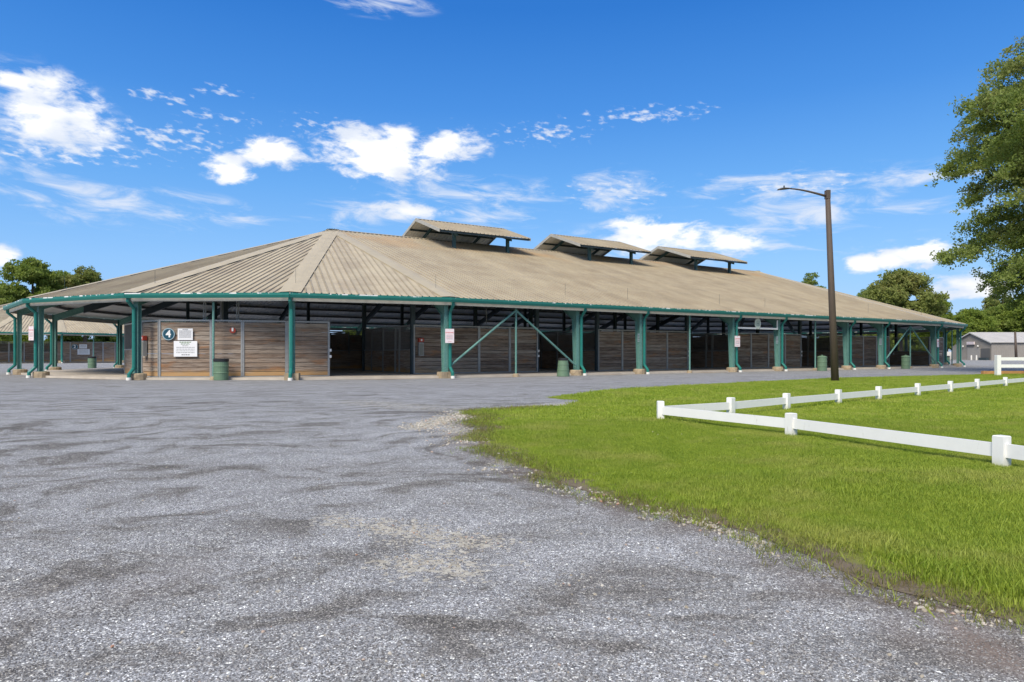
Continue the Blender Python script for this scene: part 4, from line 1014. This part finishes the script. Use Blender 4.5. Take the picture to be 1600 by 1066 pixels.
wl = [(-60, 80), (-25, 80.2), (14, 80.5), (38, 80.8), (64, 81), (86, 81.2), (110, 81.5), (145, 82), (161, 82.6), (180, 83.5), (205, 86)]
kinds = ['grille', 'grille', 'grille', 'solid', 'grille', 'solid', 'solid', 'solid', 'solid', 'solid']
for (a_, b_), kd in zip(zip(wl[:-1], wl[1:]), kinds): stall_panel(barn2, bx(*a_), bx(*b_), kd, False)
for a_, b_ in (((-60, 92), (60, 93)), ((60, 93), (200, 96))): stall_panel(barn2, bx(*a_), bx(*b_), 'solid', False, name='stall_partition')
mb = MB(); n = 9; pp = [B2.P(*B2.V(k, RC-.1), .05) for k in range(NF, -1, -1)]+[B2.P(W_*2+N_*2, -RC+.1, .05), B2.P(W_*2+N_*2, RC, .05)]
mb.poly(pp); mb.build('concrete_floor', M_slab, barn2)
A, B = bx(110, 81.5), bx(145, 82)
disc_sign('number_sign', 'small round dark sign with a white number 2 on the far barn', A, B, .50, 1.95, .33, '2')
sign_board('notice_sign', 'small blank looking white notice right of the far number 2', A, B, 1.0, 1.85, 1.75, 2.25, M_sign, [(.7-.2*i, .15, .85, .05, 0) for i in range(3)])
sign_board('notice_sign', 'wide white notice under the far number 2', A, B, .80, 2.15, 1.0, 1.68, M_sign, [(.8-.18*i, .12, .88, .04, 0) for i in range(4)])
q = Vector(((27-800)/F*84, 84.)); dv = q-B2.c; zz = B2.zroof(dv.dot(B2.u), dv.dot(B2.n)); mb = MB(); mb.cbox((q.x, q.y, zz-.1), .55, .55, .75, .3); mb.build('roof_vent_box', M_white, barn2)

# ------------------------------------------------------------------ low white fence
def rail_fence(label, pts, ph, pw, rails, name, closed=False, cat='fence'):
    o = empty(name, (pts[0][0], pts[0][1], 0), label, cat)
    for i, p in enumerate(pts):
        a = pts[max(i-1, 0)]; b = pts[min(i+1, len(pts)-1)]; rz = math.atan2(b[1]-a[1], b[0]-a[0])
        b_ = MB(); bev = .008; z1 = ph*random.uniform(.97, 1.03); b_.cbox((p[0], p[1], -.1), pw, pw, z1+.1-bev, rz)
        k = len(b_.v); ux = Vector((math.cos(rz), math.sin(rz), 0)); uy = Vector((-ux.y, ux.x, 0)); c = Vector((p[0], p[1], 0)); h = pw/2
        lo = [c+ux*h*sx+uy*h*sy+Vector((0, 0, z1-bev+.0005)) for sx, sy in ((-1, -1), (1, -1), (1, 1), (-1, 1))]; hi = [c+ux*(h-bev)*sx+uy*(h-bev)*sy+Vector((0, 0, z1)) for sx, sy in ((-1, -1), (1, -1), (1, 1), (-1, 1))]
        b_.v += [tuple(q) for q in lo+hi]; [b_.face((k+j, k+(j+1) % 4, k+4+(j+1) % 4, k+4+j)) for j in range(4)]; b_.face((k+4, k+5, k+6, k+7))
        b_.build('post', M_white, o)
    for a, b in zip(pts[:-1], pts[1:]):
        e = Vector((b[0]-a[0], b[1]-a[1], 0)); L = e.length; e.normalize(); Y = Vector((-e.y, e.x, 0)); A = Vector((a[0], a[1], 0))
        for (z0, z1) in rails:
            m = MB(); j = random.uniform(-.006, .006); m.box(A+e*(pw/2-.004)-Y*.02+Vector((0, 0, z0)), e*(L-pw+.008)+Vector((0, 0, j)), Y*.04, Vector((0, 0, z1-z0))); m.build('rail', M_white, o)
    return o
row = [bx(x, 8.75/(1-.835*(x-800)/F)) for x in (1142, 1229, 1310, 1373, 1434, 1485, 1527, 1571, 1605, 1640)]
pts_ = [(5.42, 3.9), gp(1565, 731.5), gp(1236, 682), bx(1032, 11.05)]+row
rail_fence('low white vinyl rail fence forming a corner on the lawn', pts_, .315, .108, [(.105, .235)], 'low_fence')
rail_fence('tall white two rail fence at the far right by the gravel', [bx(1559, 34), bx(1635, 34), bx(1711, 34.)], 1.04, .2, [(.76, .92), (.40, .56)], 'rail_fence')
o = MB(); o.box((25.4, 36.2, .0), (4.5, .3, 0), (0, .2, 0), (0, 0, .17)); tag(o.build('timber', M_timber, None, loc=(25.4, 36.2, 0)), 'orange brown timber lying on the grass behind the tall white fence', 'timber')

# ------------------------------------------------------------------ light pole
def lamp():
    p0 = Vector(((1305-800)/F*26.9, 26.9, 0)); top = Vector(((1293-800)/F*26.9, 26.9, 7.58))
    o = empty('street_lamp', tuple(p0), 'tall brown light pole with one curved arm rising from the lawn', 'lamp')
    mb = MB(); seg_ = 12; mb.tube([p0-Vector((0, 0, .1)), p0+(top-p0)*.5, top], [.15, .125, .095], 12); mb.build('pole', M_pole, o, smooth=True)
    mb = MB(); mb.cbox(top-Vector((0, 0, .28)), .16, .2, .34, .0); mb.build('pole_cap', M_pole, o)
    a = top+Vector((-.09, 0, -.16)); pth = []
    for t in np.linspace(0, 1, 9):
        pth.append(a+Vector((-1.45*t, -.15*t, .42*math.sin(t*1.35)*.62)))
    mb = MB(); mb.tube(pth, [.05-.022*t for t in np.linspace(0, 1, 9)], 8); mb.build('arm', M_pole, o, smooth=True)
    h = pth[-1]; b = MB(); prof = [(0.03, .03, .0), (-.08, .06, .0), (-.2, .085, -.01), (-.38, .09, -.025), (-.5, .055, -.05), (-.54, .02, -.06)]
    k0 = 0; n = 10
    for x, r_, dz in prof:
        for j in range(n):
            an = 2*math.pi*j/n; b.v.append((h.x+x, h.y+r_*math.cos(an), h.z+dz+r_*.62*math.sin(an)*(1 if math.sin(an) > 0 else .55)))
    for i in range(len(prof)-1):
        for j in range(n): b.face((i*n+j, i*n+(j+1) % n, (i+1)*n+(j+1) % n, (i+1)*n+j))
    b.face(range(n)); b.face(range((len(prof)-1)*n, len(prof)*n))
    b.build('lamp_head', mat('lamp_head_bronze', (.06, .05, .04), .5, .3, .2, 9.), o)
    mb = MB(); mb.lathe(h+Vector((-.26, 0, .04)), [(.03, 0), (.03, .07), (.02, .08)], 8); mb.build('photocell', M_dark, o)
lamp()

# ------------------------------------------------------------------ far metal building
hb = empty('metal_shed', (82, 115, 0), 'grey ribbed metal building with pale gable roof at the far right', 'building')
X0, X1, Y0, Y1, ze, zr = 82., 92.5, 115., 125., 3.13, 4.9
def ribbed(mb, A, B, topf, step=.3):
    A = Vector(A); B = Vector(B); e = (B-A); L = e.length; e.normalize(); Y = Vector((e.y, -e.x, 0)); x = 0; n = int(L/step)
    for i in range(n):
        x0 = i*L/n; x1 = x0+L/n; xr = x0+.04
        P_ = lambda x, z, o: A+e*x+Y*o+Vector((0, 0, z))
        mb.poly([P_(x0, 0, .03), P_(xr, 0, .03), P_(xr, topf(xr), .03), P_(x0, topf(x0), .03)]); mb.poly([P_(xr, 0, .03), P_(xr+.02, 0, 0), P_(xr+.02, topf(xr), 0), P_(xr, topf(xr), .03)])
        mb.poly([P_(xr+.02, 0, 0), P_(x1-.02, 0, 0), P_(x1-.02, topf(x1), 0), P_(xr+.02, topf(xr), 0)]); mb.poly([P_(x1-.02, 0, 0), P_(x1, 0, .03), P_(x1, topf(x1), .03), P_(x1-.02, topf(x1), 0)])
mb = MB(); ribbed(mb, (X0, Y0, 0), (X1+12, Y0, 0), lambda x: ze); mb.build('front_wall', M_siding, hb)
mb = MB(); ribbed(mb, (X0, Y1, 0), (X0, Y0, 0), lambda x: ze+(zr-ze)*(1-abs(x-5)/5.)); mb.build('gable_wall', M_siding, hb)
mb = MB(); mb.poly([(X1+12, Y0, 0), (X1+12, Y1, 0), (X1+12, Y1, ze), (X1+12, 120, zr), (X1+12, Y0, ze)]); mb.poly([(X0, Y1, 0), (X0, Y1, ze), (X1+12, Y1, ze), (X1+12, Y1, 0)]); mb.build('rear_wall', M_siding, hb)
mb = MB()
for i in range(34):
    x = X0-.25+i*.68
    for (ya, yb) in ((Y0-.35, 120), (Y1+.35, 120)):
        za = ze-.12; mb.box((x, ya, za), (.66, 0, 0), (0, yb-ya, zr-za), (0, 0, .05))
mb.build('roof', M_sidroof, hb)
mb = MB(); mb.box((X0-.3, Y0-.38, ze-.26), (0, 5.38, zr-ze+.12), (.04, 0, 0), (0, 0, .2)); mb.box((X0-.3, Y1+.38, ze-.26), (0, -5.38, zr-ze+.12), (.04, 0, 0), (0, 0, .2)); mb.build('rake_trim', mat('white_trim', (.6, .59, .56), .5), hb)
mb = MB(); mb.box((X0-.08, 117.6, 0.02), (0, 3.3, 0), (.06, 0, 0), (0, 0, 2.15)); mb.build('roll_door', mat('pale_grey_door', (.36, .34, .31), .6), hb)
mb = MB(); mb.box((X0-.07, 115.2, 0.02), (0, 2.3, 0), (.06, 0, 0), (0, 0, 2.0)); mb.build('shaded_opening', M_sidopen, hb)  # flat dark panel, its colour standing in for the shaded door opening
mb = MB(); mb.box((X0-.3, 118.9, 2.75), (0, 1.9, 0), (.2, 0, 0), (0, 0, .5)); mb.build('sign_box', M_signp, hb)
for y in (118.0, 121.9): mb = MB(); mb.lathe((X0-.2, y, 2.35), [(.12, 0), (.14, .15), (.05, .25)], 10); mb.build('wall_lamp', M_white, hb)
mb = MB(); mb.box((X0-.6, 115.3, 0), (0, 2.0, 0), (.4, 0, 0), (0, 0, .42)); tag(mb.build('storage_crate', M_dark, None, loc=(X0-.6, 115.3, 0)), 'low dark crate against the far metal building', 'crate')
for (y, lb) in ((118.2, 'pale bollard left of the far shed doors'), (116.9, 'pale bollard right of the far shed doors')):
    mb = MB(); mb.lathe((X0-1.2, y, 0), [(.12, 0), (.12, .75), (.07, .82)], 10); tag(mb.build('bollard', M_pvc, None, loc=(X0-1.2, y, 0)), lb, 'bollard')
p0 = Vector(((1588-800)/F*110, 110, 0)); mb = MB(); mb.tube([p0, p0+Vector((-.2, 0, 4.7))], [.21, .15], 10); tag(mb.build('wooden_pole', M_pole, None, loc=tuple(p0), smooth=True), 'short brown wooden pole in front of the far metal building', 'pole')
mb = MB()
for i in range(10): mb.box(Vector(bx(1468+i*2.1, 140)).to_3d() if False else (bx(1468+i*2.1, 128)[0], 128, 0), (.23, 0, 0), (0, .04, 0), (0, 0, 1.5+.02*(i % 2)))
tag(mb.build('board_fence', M_white, None, loc=(bx(1468, 128)[0], 128, 0)), 'pale board screen left of the far metal building', 'fence')

# ------------------------------------------------------------------ trees
def clump(n, rad, ls, seed, flat=.8):
    r = random.Random(seed); b = MB()
    for i in range(n):
        while True:
            c = Vector((r.uniform(-1, 1), r.uniform(-1, 1), r.uniform(-1, 1)))
            if c.length < 1: break
        c = Vector((c.x*rad, c.y*rad, c.z*rad*flat)); a = Vector((r.gauss(0, 1), r.gauss(0, 1), r.gauss(0, .55))).normalized(); t = a.orthogonal().normalized(); t.rotate(Matrix.Rotation(r.uniform(0, 6.28), 3, a)); s = a.cross(t)
        l = ls*r.uniform(.7, 1.25); k = len(b.v); nn = t.cross(s)
        b.v += [tuple(c-t*l*.5), tuple(c+s*l*.30+nn*l*.06), tuple(c+t*l*.5-nn*l*.1), tuple(c-s*l*.30+nn*l*.06)]; b.face((k, k+1, k+2, k+3))
    return b
M_lf = [leafmat('leaf_mid', (.15, .22, .04), (.30, .38, .08), (.31, .33, .09), .5), leafmat('leaf_olive', (.17, .21, .05), (.32, .36, .10), (.33, .30, .11), .5),
        leafmat('leaf_bright', (.14, .21, .03), (.29, .37, .06), (.25, .33, .055), .5), leafmat('leaf_birch', (.16, .22, .05), (.31, .38, .095), (.32, .33, .11), .5)]
FAR = [[source('leaf_clump', clump(26, .62, .36, 100+10*j+s, .6), M_lf[j]) for s in range(4)] for j in range(3)]
def far_tree(x, ytop, Z_, hw, label, j=0, trunk=True, low=.18, dens=1., lobes=9, grp='trees behind the barns'):
    X = (x-800)/F*Z_; H_ = CAMH+(HOR-ytop)*Z_/F; Rw = hw*Z_/F
    o = empty('tree', (X, Z_, 0), label, 'tree', grp); r = random.Random(int(x*3+Z_)); g_ = np.random.default_rng(int(abs(x)*3+Z_))
    L = []
    for i in range(lobes*5):
        t = r.random(); zz = H_*(low+(1-low)*(.12+.76*t)); env = Rw*(math.sin(math.pi*min(1, .22+.72*t))**.7); a = r.uniform(0, 6.28); q = env*math.sqrt(r.random())*.8
        sz = Rw*r.uniform(.17, .33); zz = min(zz, H_-sz*.62); L.append((q*math.cos(a), q*math.sin(a), zz, sz))
    L.append((0, 0, H_-Rw*.22, Rw*.3))
    P = []
    for (cx, cy, cz, s_) in L:
        n = int(27*dens*(s_/1.6)**2)+8; v = g_.normal(size=(n, 3)); v /= np.linalg.norm(v, axis=1)[:, None]; rad = s_*(.55+.5*g_.random(n)**.5)
        v[:, 2] = v[:, 2]*.8+.12; P.append(np.column_stack([cx+v[:, 0]*rad, cy+v[:, 1]*rad, cz+v[:, 2]*rad*.75]))
    P = np.vstack(P); n = len(P)
    c = scatter('crown', P, np.column_stack([g_.normal(0, .3, n), g_.normal(0, .3, n), g_.random(n)*6.28]), g_.uniform(.55, 1.25, n)*min(1.35, max(.7, Rw/5)), FAR[j], parent=o, loc=(X, Z_, 0))
    c['kind'] = 'stuff'
    mb = MB(); t0 = Vector((X, Z_, 0)); mb.tube([t0, t0+Vector((r.uniform(-.2, .2), 0, H_*.4)), t0+Vector((r.uniform(-.5, .5), 0, H_*.8))], [H_*.022, H_*.015, .05], 8)
    for (cx, cy, cz, s_) in L[::3]:
        s0 = t0+Vector((0, 0, H_*r.uniform(.22, .5))); e_ = t0+Vector((cx, cy, cz)); mb.tube([s0, (s0+e_)/2-Vector((0, 0, .3)), e_], [H_*.009, H_*.006, .03], 6)
    mb.build('trunk', M_bark, o)
T = [(52, 403, 118, 56, 'tallest broad tree above the left end of the barn roofs', 0), (132, 414, 122, 42, 'rounded tree just left of where the barn roof rises', 1), (-4, 452, 112, 34, 'low tree at the left edge behind the far barn', 0), (95, 424, 126, 44, 'tree between the two crowns at the left', 0),
     (1268, 426, 128, 30, 'single small crown peeping over the barn roof left of the light pole', 0), (1408, 422, 112, 58, 'large olive tree behind the right end of the barn', 1), (1360, 448, 118, 36, 'smaller tree at the left flank of the olive tree', 0), (1462, 462, 116, 36, 'yellow green tree sloping down to the barn corner', 2),
     (1520, 483, 132, 40, 'bright low tree right behind the barn corner and metal building', 2), (1568, 478, 140, 44, 'tree directly behind the metal building roof', 0), (1615, 462, 136, 50, 'tree at the right edge behind the metal building', 2), (1560, 440, 165, 34, 'thin tall tree farther back above the metal building', 1), (1480, 498, 146, 34, 'low tree seen under the barn corner', 0)]
for t_ in T: far_tree(*t_)
for i, (x, yt, Z_, hw, j, lb) in enumerate([(-60, 470, 130, 70, 0, 'wide low tree at the far left edge beyond the second barn'), (1310, 505, 150, 40, 0, 'distant tree seen under the eave just right of the light pole'), (1375, 500, 150, 45, 2, 'distant bright tree seen above the far stalls'),
        (1430, 503, 150, 40, 2, 'distant bright tree seen behind the last wind brace'), (560, 512, 160, 40, 2, 'distant tree glimpsed through the widest dark aisle'), (480, 512, 165, 40, 2, 'distant tree hidden mostly by the end stalls'), (640, 512, 168, 44, 0, 'distant tree glimpsed over the middle stall fronts'),
        (30, 520, 125, 40, 2, 'green tree seen under the eave of the second barn at the left edge'), (110, 520, 130, 40, 2, 'green tree seen under the second barn eave behind its number 2'), (180, 515, 135, 40, 0, 'tree behind the right corner of the second barn')]):
    far_tree(x, yt, Z_, hw, lb, j, low=.02, dens=.8, lobes=7, grp='distant tree belt')
# big tree on the right
def big_tree():
    Z_ = 36.; X = (1692-800)/F*Z_; base = Vector((X, Z_, 0)); H_ = 18.0
    o = empty('tree', tuple(base), 'tall airy leafy tree rising at the right edge of the frame', 'tree'); r = random.Random(5); mb = MB(); pts = []
    top = base+Vector((.2, 0, H_)); mb.tube([base, base+Vector((.1, 0, 3)), base+Vector((-.1, .1, 8)), top], [.24, .19, .11, .02], 10)
    for i in range(150):
        t = .205+.78*r.random()**1.08; z0 = H_*t; a = r.uniform(0, 6.283)
        ln = 1.13*(1.1+4.4*math.sin(math.pi*min(1, max(0, (1-t)*.86+.03))**.72)**.75)*r.uniform(.78, 1.12)
        if t > .8: ln *= .9
        s0 = base+Vector((0, 0, z0)); rise = ln*r.uniform(-.1, .85)*(1 if t > .35 else .3); dr = Vector((math.cos(a), math.sin(a), 0)); side = Vector((-dr.y, dr.x, 0)); bend = r.uniform(-.35, .35)
        def bp(q): return s0+dr*ln*q+side*bend*q*q*ln*.5+Vector((0, 0, rise*(q*1.5-q*q*.75)-.22*ln*q*q*q))
        mb.tube([bp(q) for q in (0, .33, .66, 1)], [.012+.016*ln, .02, .013, .005], 5)
        nt = int(5+ln*4.6)
        for k in range(nt):
            q = r.uniform(.3, 1.0); c = bp(q); tl = ln*r.uniform(.12, .32)*(1.25-q*.7); a2 = a+r.choice((-1, 1))*r.uniform(.35, 1.25)
            e_ = c+Vector((math.cos(a2), math.sin(a2), r.uniform(-.75, .6)))*tl; mb.tube([c, e_], [.008, .003], 3, cap=False)
            m_ = int(2+tl*4.2)
            for w in range(m_):
                f_ = (w+r.random())/m_; p = c+(e_-c)*f_; pts.append((p.x+r.gauss(0, .07), p.y+r.gauss(0, .07), p.z+r.gauss(-.03, .07)))
        e_ = bp(1.0); pts += [(e_.x+r.gauss(0, .09), e_.y+r.gauss(0, .09), e_.z+r.gauss(0, .05)) for _ in range(5)]
    mb.build('trunk', M_bark, o)
    S = [source('leaf_clump', clump(9, .27, .15, 300+s, .8), M_lf[3]) for s in range(5)]
    P = np.array(pts)-np.array(base); n = len(P); print('big tree clumps', n)
    cr = scatter('crown', P, np.column_stack([rng.normal(0, .4, n), rng.normal(0, .4, n), rng.random(n)*6.28]), rng.uniform(.7, 1.35, n), S, parent=o, loc=tuple(base)); cr['kind'] = 'stuff'
big_tree()
print('objects', len(bpy.data.objects))
